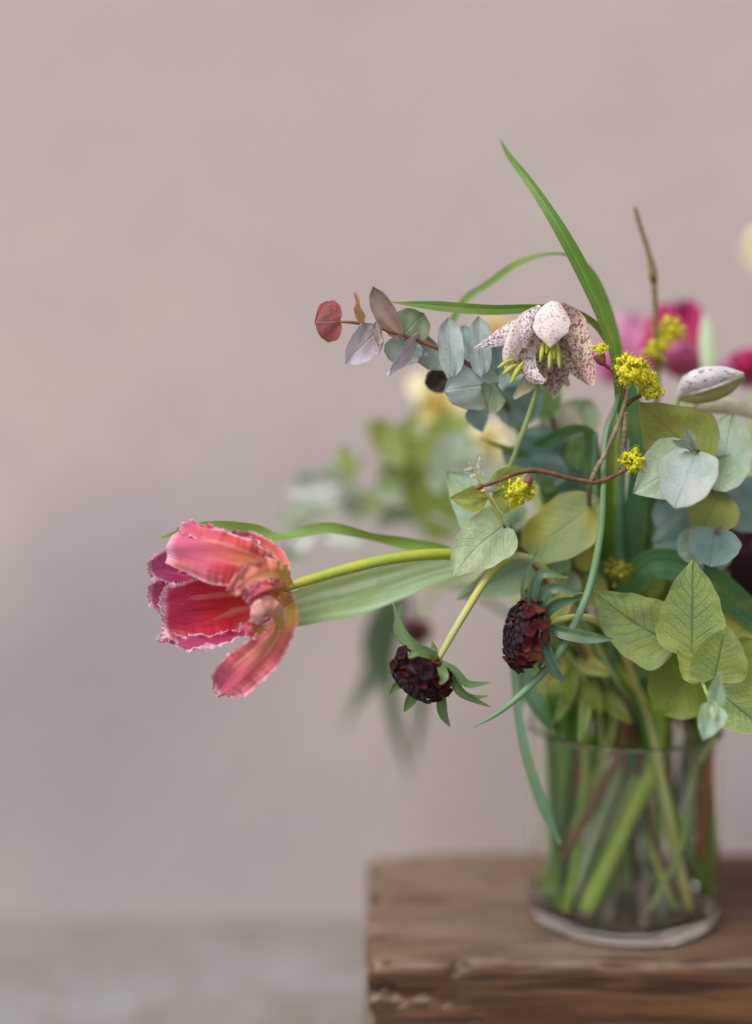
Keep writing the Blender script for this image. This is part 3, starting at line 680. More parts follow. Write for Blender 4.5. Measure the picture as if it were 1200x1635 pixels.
def petal(mt, pts, w, wr=None, **k):
    k.setdefault('nv', 64); k.setdefault('nu', 14); k.setdefault('hair', 3.4 if mt in ('tu_in', 'tu_purple') else 1.4); k.setdefault('jag', 1.6); k.setdefault('ruf', 2.6); k.setdefault('rf', 2.2)
    sheet('petal', t, M[mt], pts, w, wr, **k)
# back petals first (farther), the deep cup, then the front ones
petal('tu_purple', [(450, 938, D + .003), (400, 925, D + .020), (330, 915, D + .022), (270, 908, D + .016), (238, 912, D + .006)], [5, 26, 34, 30, 12], roll=-10, cup=.35, jag=2.4, ruf=3, label='purple petal at the back with torn white fringe')
petal('tu_purple', [(450, 940, D + .003), (400, 945, D + .024), (330, 948, D + .026), (270, 950, D + .02), (237, 950, D + .014)], [5, 28, 40, 36, 14], roll=0, cup=.35, jag=2.4, ruf=3.4)
petal('tu_out', [(457, 935, D), (445, 905, D + .012), (420, 878, D + .020), (380, 862, D + .018), (345, 850, D + .012)], [4, 18, 18, 14, 3], roll=20, cup=-.3, ruf=3, rf=3)
petal('tu_cream', [(425, 892, D + .012), (410, 876, D + .016), (392, 867, D + .016), (372, 862, D + .012)], [3, 8, 9, 3], roll=30, cup=-.3, ruf=3, rf=4, jag=2)
petal('tu_in', [(452, 946, D), (415, 958, D + .012), (360, 967, D + .014), (305, 974, D + .008), (256, 976, D - .004)], [6, 38, 54, 60, 40], [6, 34, 47, 52, 36], roll=4, cup=[.1, .3, .4, .42, .35], warp=2.2, jag=2.4, ruf=3.4, rf=3, nv=96, nu=20, label='deep red inner petal seen from inside')
petal('tu_purple', [(440, 982, D - .002), (395, 1010, D - .004), (345, 1022, D - .006), (295, 1028, D - .004), (254, 1018, D)], [2, 6, 9, 12, 5], roll=-38, cup=.5, jag=2.2, ruf=4.6, rf=4, nv=80, label='purple lower petal with white frilled edge')
petal('tu_out', [(457, 932, D + .002), (425, 905, D - .014), (380, 889, D - .022), (325, 877, D - .020), (268, 872, D - .006)], [8, 30, 42, 46, 44, 27], [7, 24, 34, 38, 38, 24], hair=1.2, jag=.6, roll=-12, cup=[-.3, -.45, -.5, -.45, -.3], warp=3.0, ruf=4.2, rf=3.2, nv=100, nu=22, label='large pink and orange outer petal on top')
petal('tu_out', [(400, 882, D - .014), (350, 858, D - .016), (318, 846, D - .014), (288, 838, D - .006)], [8, 17, 16, 8], roll=-34, cup=-.4, ruf=5, rf=3, warp=2)
petal('tu_orange', [(459, 935, D - .004), (443, 920, D - .020), (412, 918, D - .028), (385, 930, D - .030), (366, 944, D - .028)], [8, 20, 20, 15, 5], roll=12, cup=-.35, ruf=7, rf=4.4, warp=4, jag=1.8, nv=90, label='crumpled orange petal fold at the middle')
petal('tu_out', [(455, 942, D - .006), (438, 940, D - .024), (412, 944, D - .03), (392, 956, D - .026)], [5, 13, 13, 4], roll=35, cup=-.5, ruf=6, rf=4, warp=3)
petal('tu_droop', [(455, 950, D), (450, 985, D - .008), (434, 1020, D - .014), (402, 1054, D - .014), (370, 1082, D - .011), (344, 1106, D - .004)], [9, 22, 26, 33, 37, 31, 8], [4, 12, 20, 27, 31, 27, 8], roll=[-30, -20, 5, 12, 12, 10], cup=[-.4, -.4, -.2, .15, .25, .3], warp=3.0, ruf=4.6, rf=3.4, jag=1.8, nv=100, nu=20, label='drooping pink petal hanging at the bottom')
petal('tu_out', [(420, 1008, D - .018), (408, 1004, D - .026), (398, 1006, D - .028), (382, 1000, D - .022)], [5, 13, 12, 3], roll=20, cup=-.4, ruf=5, rf=4)
petal('tu_pale', [(449, 1004, D - .012), (442, 985, D - .022), (428, 974, D - .028), (415, 980, D - .030), (409, 996, D - .028)], [5, 13, 17, 15, 6], roll=15, cup=-.6, ruf=4, rf=4, jag=1.4, label='pale curled petal edge')
petal('tu_orange', [(458, 940, D + .001), (457, 960, D - .004), (453, 990, D - .002), (448, 1025, D)], [8, 12, 11, 3], roll=20, cup=-.5, ruf=3)

# ------------------------------------------------------------------ fritillary (spotted bell flowers)
base = into((925, .0145, .822))
t = thing('fritillary', 'nodding cream bell flower chequered purple, pair of blooms on a thin green stem', 'fritillary', base[0], 'fritillaries in the vase')
tube('stem', t, M['stem_light'], [(862, 585, .760), (858, 612, .757), (852, 636, .756), (838, 680, .758), (822, 725, .765), (806, 790, .78), (830, 900, .81), (900, 1040, .83), W(1040, .120, .835)] + into((1020, .09, .838), (975, .05, .832)) + base,
     [.0009, .0011, .0012, .0014, .0015, .0017, .002, .0024, .0030, .0034, .0036, .0036], ns=10, m=90)
def fp(mt, pts, w, **k):
    k.setdefault('nv', 34); k.setdefault('nu', 8); k.setdefault('prof', 'petal'); k.setdefault('ruf', .8); k.setdefault('rf', 1.4); k.setdefault('warp', .6)
    sheet('petal', t, M[mt], pts, w, **k)
A = .742
fp('fr_in', [(885, 487, A + .002), (878, 540, A + .018), (882, 595, A + .022), (884, 636, A + .016)], [8, 24, 30, 24, 2], cup=.3, label='back petal seen from inside, densely chequered')
fp('fr_in', [(883, 487, A + .002), (862, 540, A + .016), (855, 580, A + .016), (866, 612, A + .010)], [8, 24, 24, 8], cup=.3)
fp('fr_mauve', [(860, 545, A + .006), (844, 570, A + .006), (848, 598, A + .004), (868, 610, A)], [5, 9, 12, 11, 4], roll=-15, cup=-.35, label='small curled mauve petal tip')
fp('fr_side', [(893, 486, A + .001), (915, 520, A + .006), (930, 570, A + .006), (944, 617, A + .001)], [8, 19, 20, 17, 4], roll=-28, cup=-.25, label='right petal, pinkish with faint chequers')
fp('fr_in', [(893, 488, A + .004), (905, 540, A + .017), (920, 585, A + .016), (940, 612, A + .008)], [8, 17, 15, 3], cup=.2)
fp('fr_front', [(886, 481, A - .002), (882, 503, A - .008), (879, 529, A - .012), (878, 556, A - .011)], [7, 18, 25, 28, 29, 27, 21, 11, 0], cup=-.30, warp=.2, nu=12, ruf=.3, nv=44, label='front petal, whitish with fine purple flecks')
fp('fr_pale', [(875, 560, A + .02), (890, 590, A + .022), (908, 617, A + .02)], [10, 12, 3], cup=.2)
# second bell behind it, to the left
fp('fr_in', [(862, 500, A + .006), (845, 545, A + .012), (828, 580, A + .012), (815, 602, A + .008)], [8, 26, 22, 3], cup=.25)
fp('fr_front', [(864, 495, A + .004), (838, 520, A - .002), (818, 560, A - .002), (809, 592, A + .002)], [8, 17, 15, 4], roll=25, cup=-.35)
fp('fr_mauve', [(858, 505, A + .004), (830, 520, A + .0), (796, 540, A - .003), (757, 557, A - .004)], [6, 13, 12, 2], roll=-8, cup=-.35, label='pale pointed petal spreading left')
fp('fr_pale', [(855, 580, A + .014), (842, 612, A + .016), (820, 636, A + .014)], [10, 12, 3], cup=.2)
fp('fr_mauve', [(866, 492, A + .002), (850, 508, A - .004), (842, 530, A - .006), (838, 556, A - .002)], [8, 13, 12, 4], roll=10, cup=-.4)
for (x, y, x2, y2, r) in [(868, 545, 862, 578, 4.0), (880, 545, 876, 590, 4.2), (888, 545, 893, 588, 4.2), (875, 540, 872, 565, 4.0), (884, 552, 884, 574, 3.5),
                          (835, 578, 815, 612, 4.4), (826, 582, 802, 598, 4.0), (820, 574, 794, 588, 3.6)]:
    tube('stamen', t, M['stamen'], [(x, y, A - .002), ((x + x2) / 2, (y + y2) / 2 - 2, A - .005), (x2, y2, A - .006)], [.0006, r * .00033, .0006], ns=7, m=9)
leafpts = [  # long narrow leaves of the fritillary, sheathing at (985,600)
    ([(1000, 700, .772), (990, 640, .764), (984, 575, .758), (968, 520, .754), (935, 445, .748), (893, 365, .744), (848, 295, .752), (812, 248, .766), (798, 222, .775)], [4, 7, 9, 11, 12, 10, 7, 4, .6], [20, 15, 0, -10, -5, 0, 10, 5, 0], 'tall upright blade with pale midrib', 'blade'),
    ([(985, 620, .770), (985, 575, .766), (972, 545, .764), (945, 513, .760), (905, 496, .756), (850, 493, .752), (780, 495, .748), (700, 489, .746), (622, 483, .748)], [5, 8, 7, 6, 6, 7, 8, 8, 1], [60, 40, 20, 25, 5, 0, -5, -10, -30], 'blade lying level behind the bell flower', 'blade'),
    ([(996, 690, .785), (990, 600, .782), (975, 520, .78), (950, 450, .777), (920, 415, .775), (880, 406, .775), (830, 420, .778), (778, 455, .785), (738, 485, .79), (700, 560, .79), (680, 580, .79)], [5, 8, 9, 8, 6, 4, 6, 6, 6, 5, 1], [10, 0, -20, -30, -50, -60, -40, -30, -20, 0, 0], 'blade arching over and drooping left', 'blade'),
]
t2 = thing('fritillary_foliage', 'tall grassy stem with three long narrow blades rising above the bell flower', 'grassy stem', into((1010, .016, .875))[0])
for p, wd, ro, lab, mt in leafpts: sheet('leaf', t2, M[mt], p, wd, roll=ro, fold=.28, nv=70, nu=4, ruf=.4, label=lab)
tube('stem', t2, M['stem_teal'], [(988, 590, .772), (995, 680, .775), (990, 780, .785), (990, 900, .81), (1005, 1050, .84), W(1020, .12, .865)] + into((1010, .016, .875)), [.0016, .002, .0024, .0026, .0028, .0028, .0028], ns=10, m=50)

# drooping blue-green blade crossing the front
t = thing('grass_blade', 'slender blue green blade curving down past the scabious to a point above the vase', 'blade', P(985, 610, .76))
tube('blade', t, M['blade_droop'], [(988, 610, .766), (983, 650, .762), (966, 700, .757), (962, 800, .752), (957, 860, .75), (940, 940, .747), (910, 1010, .744), (880, 1058, .743), (835, 1105, .742), (795, 1138, .742), (755, 1161, .742)],
     [.0009, .0012, .0014, .0017, .0019, .0020, .0021, .0021, .0018, .0013, .0003], ns=10, m=90)

# blade hanging outside the vase on the left
t = thing('grass_blade', 'narrow teal blade drooping over the left rim of the vase, outside the glass', 'blade', P(816, 1060, .80))
sheet('leaf', t, M['blade_gl'], [(812, 1020, .80), (822, 1090, .793), (830, 1160, .787), (845, 1225, .785), (868, 1290, .785), (894, 1347, .788)], [3, 6, 7, 8, 9, 2], roll=[20, 20, 10, 0, -10, 0], fold=.2, nv=40, nu=4)

# spotted closed bud at right
base = into((1050, .016, .842))
t = thing('fritillary_bud', 'closed whitish spotted bud pointing right above the eucalyptus leaves', 'bud', base[0], 'fritillaries in the vase')
sheet('petal', t, M['fr_bud'], [(1082, 634, .776), (1105, 612, .766), (1145, 600, .762), (1187, 598, .768)], [5, 15, 17, 13, 3], roll=-10, cup=-.5, nv=34, nu=8)
sheet('petal', t, M['fr_budb'], [(1082, 636, .776), (1115, 635, .77), (1155, 622, .768), (1188, 602, .77)], [3, 9, 10, 3], roll=15, cup=-.6, nv=30, nu=6, label='brown green underside petal')
sheet('petal', t, M['fr_bud'], [(1084, 634, .779), (1115, 625, .79), (1150, 612, .79), (1186, 600, .772)], [4, 14, 14, 3], roll=0, cup=.5, nv=30, nu=6)
tube('stem', t, M['stem_green'], [(1084, 635, .778), (1075, 660, .78), (1062, 720, .79), (1050, 830, .81), (1040, 1000, .835), W(1055, .12, .84)] + base, [.0012, .0012, .0014, .0016, .002, .0022, .0022], m=40)
sheet('petal', t, M['fr_pale'], [(1100, 655, .79), (1140, 650, .785), (1175, 652, .785), (1215, 668, .79)], [5, 13, 14, 6], roll=-20, cup=-.3, nv=26, nu=6, label='pale petal of a flower leaving the frame')

# ------------------------------------------------------------------ cornelian cherry twigs
def umbel(par, c, rp, n=34, mt='corn', seed=1, ax=(0, -.3, 1), spread=2.1):
    rs = np.random.RandomState(seed); c0 = P(*c); R = rp * c[2] / FP
    ax = nrm(np.array(ax, float)); V, F = [], []
    for k in range(n):
        while True:
            dv = nrm(rs.normal(0, 1, 3))
            if math.acos(np.clip(np.dot(dv, ax), -1, 1)) < spread: break
        L = R * rs.uniform(.55, 1.0); e = c0 + dv * L + rs.normal(0, R * .06, 3)
        v, f, _ = tube_geo([c0, c0 + dv * L * .5 + rs.normal(0, R * .05, 3), e], [R * .03, R * .03, R * .045], 4, 4, closed=False)
        o = len(V); V += list(v); F += [tuple(i + o for i in q) for q in f]
        v, f = ball_geo(e, R * rs.uniform(.11, .17), 6, 4, (1, 1, 1)); o = len(V); V += v; F += [tuple(i + o for i in q) for q in f]
        a = nrm(np.cross(dv, rs.normal(0, 1, 3))); b = np.cross(dv, a); s = R * rs.uniform(.20, .30)
        for m in range(4):
            th = m * math.pi / 2; q = a * math.cos(th) + b * math.sin(th); pq = -a * math.sin(th) + b * math.cos(th)
            o = len(V); V += [e + pq * s * .25, e - pq * s * .25, e + q * s * .7 - pq * s * .30 + dv * s * .2, e + q * s * .7 + pq * s * .30 + dv * s * .2, e + q * s * 1.15 - dv * s * .35]
            F += [(o, o + 1, o + 2, o + 3), (o + 3, o + 2, o + 4)]
            q2 = nrm(q + pq); tp = e + q2 * s * .75 + dv * s * 1.0
            v, f = ball_geo(tp, s * .13, 4, 3); o = len(V); V += v; F += [tuple(i + o for i in z) for z in f]
            o = len(V); V += [e + pq * s * .04, e - pq * s * .04, tp]; F += [(o, o + 1, o + 2)]
    return add('blossom_cluster', par, M[mt], V, F)
base = into((1120, .016, .850))
GC = 'cornelian cherry twigs in the vase'
t = thing('cornelian_cherry_twig', 'forked brown twig with four bright yellow blossom clusters right of the bell flower', 'flowering twig', base[0], GC)
tube('twig', t, M['twig_grey'], [(1003, 622, .742), (997, 645, .743), (985, 680, .745), (968, 720, .747), (950, 752, .75), (942, 774, .754), (940, 795, .772), (945, 850, .81), (970, 1000, .83), W(1090, .12, .845)] + into((1115, .07, .85)) + base,
     [.0010, .0012, .0012, .0013, .0013, .0015, .0013, .0015, .0022, .0024, .0024, .0024], ns=9, m=150, bump=.10)
tube('twig', t, M['twig'], [(943, 770, .752), (915, 765, .749), (880, 756, .745), (848, 751, .741), (820, 757, .738), (795, 768, .735), (763, 778, .731)], [.0012, .0012, .0011, .0015, .0011, .0010, .0010], ns=8, m=80, bump=.11, label='red brown side twig pointing left')
tube('bud', t, M['bud_brown'], [(770, 775, .7315), (765, 777, .731), (757, 781, .730)], [.0008, .0016, .0003], ns=8, m=8)
tube('twig', t, M['twig'], [(943, 771, .752), (965, 766, .752), (985, 757, .752), (1000, 748, .752)], [.0012, .0013, .0012, .0013], ns=8, m=40, bump=.1)
tube('twig', t, M['twig_grey'], [(998, 658, .744), (997, 690, .746), (994, 720, .749), (995, 751, .752)], [.0013, .0012, .0011, .0012], ns=8, m=40, bump=.1)
tube('twig', t, M['twig_dark'], [(999, 640, .743), (993, 620, .743), (985, 602, .743), (972, 588, .743), (962, 580, .743)], [.0013, .0010, .0009, .0009, .0010], ns=8, m=36, bump=.08)
tube('twig', t, M['twig_dark'], [(1000, 645, .743), (1010, 638, .744), (1022, 632, .746)], [.0014, .0011, .0009], ns=8, m=20, bump=.08)
tube('bud', t, M['bud_brown'], [(964, 583, .743), (959, 575, .743), (956, 566, .743)], [.0012, .0028, .0030], ns=10, m=8)
umbel(t, (958, 563, .743), 16, 34, seed=3, ax=(0, 0, 1), spread=1.5)
umbel(t, (1008, 592, .740), 28, 78, seed=4, ax=(0, 0, 1), spread=2.6)
umbel(t, (1032, 608, .744), 18, 34, seed=9, spread=2.6)
umbel(t, (1038, 624, .748), 21, 46, seed=5, ax=(.4, -.2, .5), spread=2.6)
umbel(t, (1010, 737, .748), 21, 50, seed=6, ax=(0, -1, .2), spread=2.6)
umbel(t, (828, 781, .738), 25, 60, seed=7, ax=(-.2, -.3, -1), spread=2.2)
tube('bud', t, M['bud_brown'], [(846, 760, .737), (843, 768, .733), (838, 776, .732)], [.001, .0024, .0012], ns=10, m=8, label='pinkish bud scale')

base = into((990, .016, .895))
t = thing('cornelian_cherry_twig', 'tall bare olive twig standing before the magenta tulip, soft yellow blossom halfway', 'flowering twig', base[0], GC)
tube('twig', t, M['twig_olive'], [(1013, 331, .800), (1022, 362, .802), (1034, 400, .805), (1042, 436, .808), (1045, 480, .81), (1047, 540, .815), (1048, 640, .825), (1035, 850, .85), (1010, 1040, .87), W(1000, .12, .885)] + base,
     [.0010, .0012, .0013, .0020, .0014, .0015, .0017, .002, .0024, .0026, .0026], m=110, bump=.08)
tube('bud', t, M['twig_olive'], [(1046, 452, .808), (1041, 440, .806), (1037, 428, .805)], [.0008, .0021, .0004], m=8)
umbel(t, (1066, 528, .815), 26, 34, seed=11, spread=2.6); umbel(t, (1048, 556, .815), 22, 28, seed=12, spread=2.6)

base = into((1005, .016, .905))
t = thing('cornelian_cherry_twig', 'shaded twig with one dull yellow blossom deep between the green stems', 'flowering twig', base[0], GC)
tube('twig', t, M['twig_dark'], [(985, 915, .80), (972, 960, .82), (985, 1060, .86), W(1000, .12, .89)] + base, [.0012, .0016, .002, .0022, .0022], m=50, bump=.08)
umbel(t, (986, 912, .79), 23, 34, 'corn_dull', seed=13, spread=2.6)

# ------------------------------------------------------------------ scabious heads
def floret_mesh(name, mat, seed, deep=.45):
    rs = np.random.RandomState(seed); V, F = [], []; n, m = 10, 6
    for i in range(m):
        tt = i / (m - 1)
        for j in range(n):
            a = 2 * math.pi * j / n
            r = math.sin(min(1, tt * 1.35) * math.pi / 2) * (1 + .22 * math.sin(4 * a + seed) * tt + rs.normal(0, .10))
            if tt > .8: r *= .72
            z = math.sin(tt * math.pi * .62) * .75 - (deep if tt > .99 else 0) + rs.normal(0, .09)
            V.append((r * math.cos(a), r * math.sin(a), z))
    F = [(i * n + j, i * n + (j + 1) % n, (i + 1) * n + (j + 1) % n, (i + 1) * n + j) for i in range(m - 1) for j in range(n)]
    F.append(tuple((m - 1) * n + j for j in range(n)))
    me = bpy.data.meshes.new(name); me.from_pydata(V, [], F); me.polygons.foreach_set('use_smooth', [True] * len(F)); me.materials.append(mat); return me
FM = {k: [floret_mesh('floret', M[k], s, dd) for s in (1, 5, 9)] for k, dd in (('flo_dark', .5), ('flo_red', .6), ('flo_brown', .1), ('flo_bud', -.1))}
def place(par, me, p, zdir, s, sq=(1, 1, 1), name='floret', spin=0):
    q = Vector(zdir).to_track_quat('Z', 'Y')
    o = bpy.data.objects.new(name, me); C.objects.link(o); o.parent = par; o.matrix_parent_inverse = Matrix.Translation(-par.location)
    o.matrix_basis = Matrix.Translation(Vector(p)) @ q.to_matrix().to_4x4() @ Matrix.Rotation(spin, 4, 'Z') @ Matrix.Diagonal((s * sq[0], s * sq[1], s * sq[2], 1))
    return o
def scab_head(par, c, axis, R, thick, nb, nr, seed, rim='flo_brown', rim2='flo_red', back='flo_brown'):
    """axis: the way the flower faces (world)"""
    rs = np.random.RandomState(seed); c0 = P(*c); ax = nrm(np.array(axis, float)); R = R * c[2] / FP; th = thick * c[2] / FP
    a = nrm(np.cross(ax, [0, 0, 1.0])); b = np.cross(ax, a)
    V, F = ball_geo((0, 0, 0), 1, 18, 10)
    o = add('receptacle', par, M['flo_dark'], [c0 + (a * v[0] + b * v[1]) * R * .82 + ax * v[2] * th * .8 for v in V], F)
    for k in range(nb):                      # unopened buds over the face
        ph = k * 2.39996; rr = math.sqrt((k + .5) / nb) * .80
        p = c0 + (a * math.cos(ph) + b * math.sin(ph)) * R * rr + ax * th * .78 * math.sqrt(max(0, 1 - rr * rr * .8))
        nd = nrm(ax + (a * math.cos(ph) + b * math.sin(ph)) * rr * .9)
        place(par, FM['flo_bud' if rs.rand() < .7 else 'flo_dark'][k % 3], p, nd, R * rs.uniform(.075, .11), (1, 1, 1.2), spin=rs.uniform(0, 6))
    for ring, (fr, off, sz) in enumerate(((.90, .30, .22), (.96, -.15, .26), (.74, -.60, .24))):
        n = int(nr * (1, 1, .8)[ring])
        for k in range(n):                   # opening outer florets in rings
            ph = 2 * math.pi * (k + .5 * ring) / n + rs.normal(0, .08)
            rd = a * math.cos(ph) + b * math.sin(ph)
            p = c0 + rd * R * fr * rs.uniform(.93, 1.05) + ax * th * off
            nd = nrm(rd * (1, .95, .75)[ring] + ax * (.8, .1, -.7)[ring] + rs.normal(0, .12, 3))
            kk = (rim2 if rs.rand() < .6 else 'flo_dark') if ring == 0 else (rim if rs.rand() < .55 else rim2) if ring == 1 else back
            place(par, FM[kk][k % 3], p - nd * R * .06, nd, R * sz * rs.uniform(.85, 1.15), (1, .8, 1.05), spin=rs.uniform(0, 6))
GS = 'dark scabious flowers in the vase'
base = into((870, .016, .845))
t = thing('scabious', 'nodding near black scabious bud on a pale arched stem, lowest flower left of the vase', 'scabious', base[0], GS)
tube('stem', t, M['stem_pale'], [(700, 1052, .742), (722, 1012, .742), (752, 962, .743), (780, 918, .746), (806, 893, .752), (838, 890, .762), (870, 912, .775), (915, 990, .80), (960, 1080, .825), W(980, .12, .835)] + into((920, .06, .84)) + base,
     [.0015, .0019, .0020, .0021, .0021, .0022, .0023, .0024, .0024, .0024, .0024, .0022], ns=10, m=110)
scab_head(t, (671, 1078, .742), (-.62, -.25, -.74), 48, 40, 60, 15, 3, rim='flo_dark')
for pts, wd, ro in [
        ([(690, 1052, .738), (668, 1035, .736), (645, 1015, .738), (627, 962, .742)], [3, 8, 8, 1], 10),
        ([(655, 1035, .745), (640, 1020, .748), (633, 1000, .75), (639, 966, .75)], [3, 6, 6, 1], 50),
        ([(700, 1056, .736), (688, 1045, .728), (668, 1040, .724), (652, 1050, .722)], [4, 8, 9, 2], -10),
        ([(700, 1056, .736), (705, 1070, .726), (708, 1082, .722), (702, 1092, .720)], [4, 7, 7, 2], 10),
        ([(704, 1054, .742), (694, 1042, .745), (693, 1036, .746), (690, 1024, .747)], [3, 6, 6, 1], 20),
        ([(700, 1054, .740), (725, 1070, .738), (745, 1092, .738), (784, 1090, .740)], [3, 6, 7, 1], 25),
        ([(702, 1060, .742), (720, 1082, .742), (738, 1108, .742), (783, 1129, .744)], [3, 7, 7, 1], 10),
        ([(715, 1085, .745), (735, 1105, .748), (755, 1114, .75), (779, 1111, .75)], [3, 5, 5, 1], 30),
        ([(706, 1098, .744), (704, 1120, .744), (708, 1142, .745), (718, 1160, .746)], [5, 8, 7, 1], 5),
        ([(670, 1100, .752), (660, 1110, .752), (652, 1122, .752), (645, 1137, .752)], [6, 9, 8, 1], 20),
        ([(650, 1085, .752), (640, 1090, .754), (630, 1098, .754), (621, 1110, .754)], [5, 7, 6, 1], 20),
        ([(645, 1070, .756), (635, 1072, .757), (626, 1073, .757), (619, 1074, .757)], [2, 3, 3, 1], 20)]:
    sheet('bract', t, M['sepal'], pts, wd, roll=ro, fold=.3, nv=22, nu=3)

base = into((1100, .016, .815))
t = thing('scabious', 'dark maroon scabious seen from the side with upswept bracts, centre above the vase', 'scabious', base[0], GS)
tube('stem', t, M['stem_pale'], [(866, 1000, .742), (885, 992, .744), (915, 986, .75), (950, 990, .765), (985, 1020, .785), (1010, 1080, .81), W(1040, .12, .822)] + into((1075, .06, .818)) + base,
     [.0015, .0016, .0019, .002, .0021, .0021, .0021, .0021, .002], ns=10, m=70)
scab_head(t, (836, 1012, .742), (-.93, -.22, .22), 54, 25, 60, 13, 8)
for pts, wd, ro in [
        ([(862, 990, .742), (842, 975, .742), (835, 930, .738), (862, 871, .732)], [2, 4, 3.5, .5], 30),
        ([(866, 990, .742), (850, 960, .735), (862, 918, .728), (906, 922, .726)], [3, 8, 8, 1], 10),
        ([(868, 993, .742), (862, 968, .735), (880, 940, .730), (930, 947, .728)], [3, 9, 9, 1], 5),
        ([(868, 995, .743), (872, 978, .737), (895, 962, .733), (930, 955, .731)], [3, 8, 8, 1], -10),
        ([(868, 998, .744), (900, 1010, .738), (940, 1018, .735), (981, 1021, .732)], [3, 10, 9, 1], 0),
        ([(866, 1004, .742), (875, 1025, .738), (880, 1045, .738), (897, 1062, .738)], [3, 4, 3, .6], 30),
        ([(866, 1008, .742), (872, 1040, .736), (885, 1072, .735), (902, 1088, .736)], [4, 9, 9, 1], 5),
        ([(862, 1015, .748), (866, 1050, .750), (860, 1065, .752), (872, 1074, .75)], [3, 4, 4, 1], 40)]:
    sheet('bract', t, M['sepal_dark'], pts, wd, roll=ro, fold=.25, nv=24, nu=3)

base = into((945, .016, .90))
t = thing('scabious', 'blurred brown scabious bud hanging behind the nodding dark one', 'scabious', base[0], GS)
tube('stem', t, M['stem_green'], [(672, 985, .95), (690, 950, .945), (740, 925, .93), (830, 960, .90), (920, 1060, .89), W(960, .12, .89)] + base, [.0012, .0014, .0016, .0018, .002, .002, .002], m=40)
scab_head(t, (664, 1008, .95), (-.3, -.2, -.9), 24, 24, 20, 10, 4)

# ------------------------------------------------------------------ flowers behind
def bg_stem(t, mt, p, rim, base, r=.0026):
    tube('stem', t, M[mt], p + [W(*rim)] + base, [r * .9] * len(p) + [r, r], m=44)
base = into((1140, .016, .878))
t = thing('parrot_tulip', 'deep magenta tulip standing blurred behind the yellow blossom at right', 'tulip', base[0], 'tulips in the vase')
for mt, pts, wd, ro, cu in [
        ('tu_magenta', [(1092, 600, .91), (1062, 560, .895), (1060, 515, .897), (1070, 485, .907)], [8, 30, 28, 10], 0, -.3),
        ('tu_magenta', [(1095, 600, .915), (1092, 550, .935), (1092, 505, .935), (1088, 480, .930)], [8, 30, 30, 12], 0, .3),
        ('tu_magenta', [(1095, 600, .910), (1112, 565, .895), (1115, 520, .897), (1100, 480, .907)], [8, 16, 14, 6], 20, -.3),
        ('tu_pinkbg', [(1090, 602, .905), (1100, 585, .890), (1080, 560, .883), (1078, 545, .885)], [8, 26, 24, 8], 0, -.3),
        ('tu_magenta', [(1098, 600, .907), (1120, 580, .900), (1125, 560, .901), (1128, 545, .905)], [6, 12, 12, 3], 30, -.3)]:
    sheet('petal', t, M[mt], pts, wd, roll=ro, cup=cu, nv=34, nu=8, ruf=3, rf=2, jag=1.5)
sheet('leaf', t, M['tulip_leaf_g'], [(1125, 640, .87), (1130, 590, .87), (1128, 540, .875), (1124, 500, .88)], [8, 11, 11, 2], roll=20, cup=.2, nv=24, nu=3)
bg_stem(t, 'stem_green', [(1094, 602, .911), (1098, 700, .90), (1100, 900, .865), (1095, 1050, .865)], (1105, .12, .87), base)
base = into((880, .016, .882))
t = thing('parrot_tulip', 'soft pink tulip blurred between the bell flower and the tall olive twig', 'tulip', base[0], 'tulips in the vase')
for pts, wd, ro, cu in [([(1010, 610, .96), (978, 585, .945), (982, 540, .945), (992, 500, .95)], [8, 28, 26, 8], 0, -.3),
                        ([(1012, 610, .96), (1030, 575, .945), (1034, 540, .948), (1040, 515, .952)], [8, 24, 22, 8], 0, -.3),
                        ([(1010, 608, .96), (1008, 560, .975), (1008, 530, .975), (1010, 498, .97)], [8, 34, 34, 10], 0, .3)]:
    sheet('petal', t, M['tu_lilac'], pts, wd, roll=ro, cup=cu, nv=30, nu=7, ruf=3, rf=2, jag=1.5)
bg_stem(t, 'stem_dark', [(1011, 612, .96), (1008, 750, .93), (990, 950, .885), (960, 1060, .875)], (920, .12, .875), base)
base = into((1150, .016, .86))
t = thing('parrot_tulip', 'pink tulip at the right edge of the frame behind the spotted bud', 'tulip', base[0], 'tulips in the vase')
for pts, wd, ro, cu in [([(1215, 615, .90), (1190, 600, .89), (1165, 590, .89), (1138, 592, .895)], [8, 18, 18, 5], 0, -.3),
                        ([(1215, 612, .90), (1200, 590, .885), (1180, 575, .885), (1165, 570, .89)], [8, 22, 20, 5], 0, -.3),
                        ([(1216, 610, .90), (1215, 585, .89), (1205, 565, .89), (1198, 552, .895)], [8, 22, 20, 5], 0, -.2)]:
    sheet('petal', t, M['tu_pinkbg' if pts[0][1] != 612 else 'tu_magenta'], pts, wd, roll=ro, cup=cu, nv=30, nu=7, ruf=3, rf=2, jag=1.5)
bg_stem(t, 'stem_green', [(1216, 612, .90), (1190, 750, .895), (1170, 950, .88), (1140, 1080, .872)], (1135, .12, .865), base)

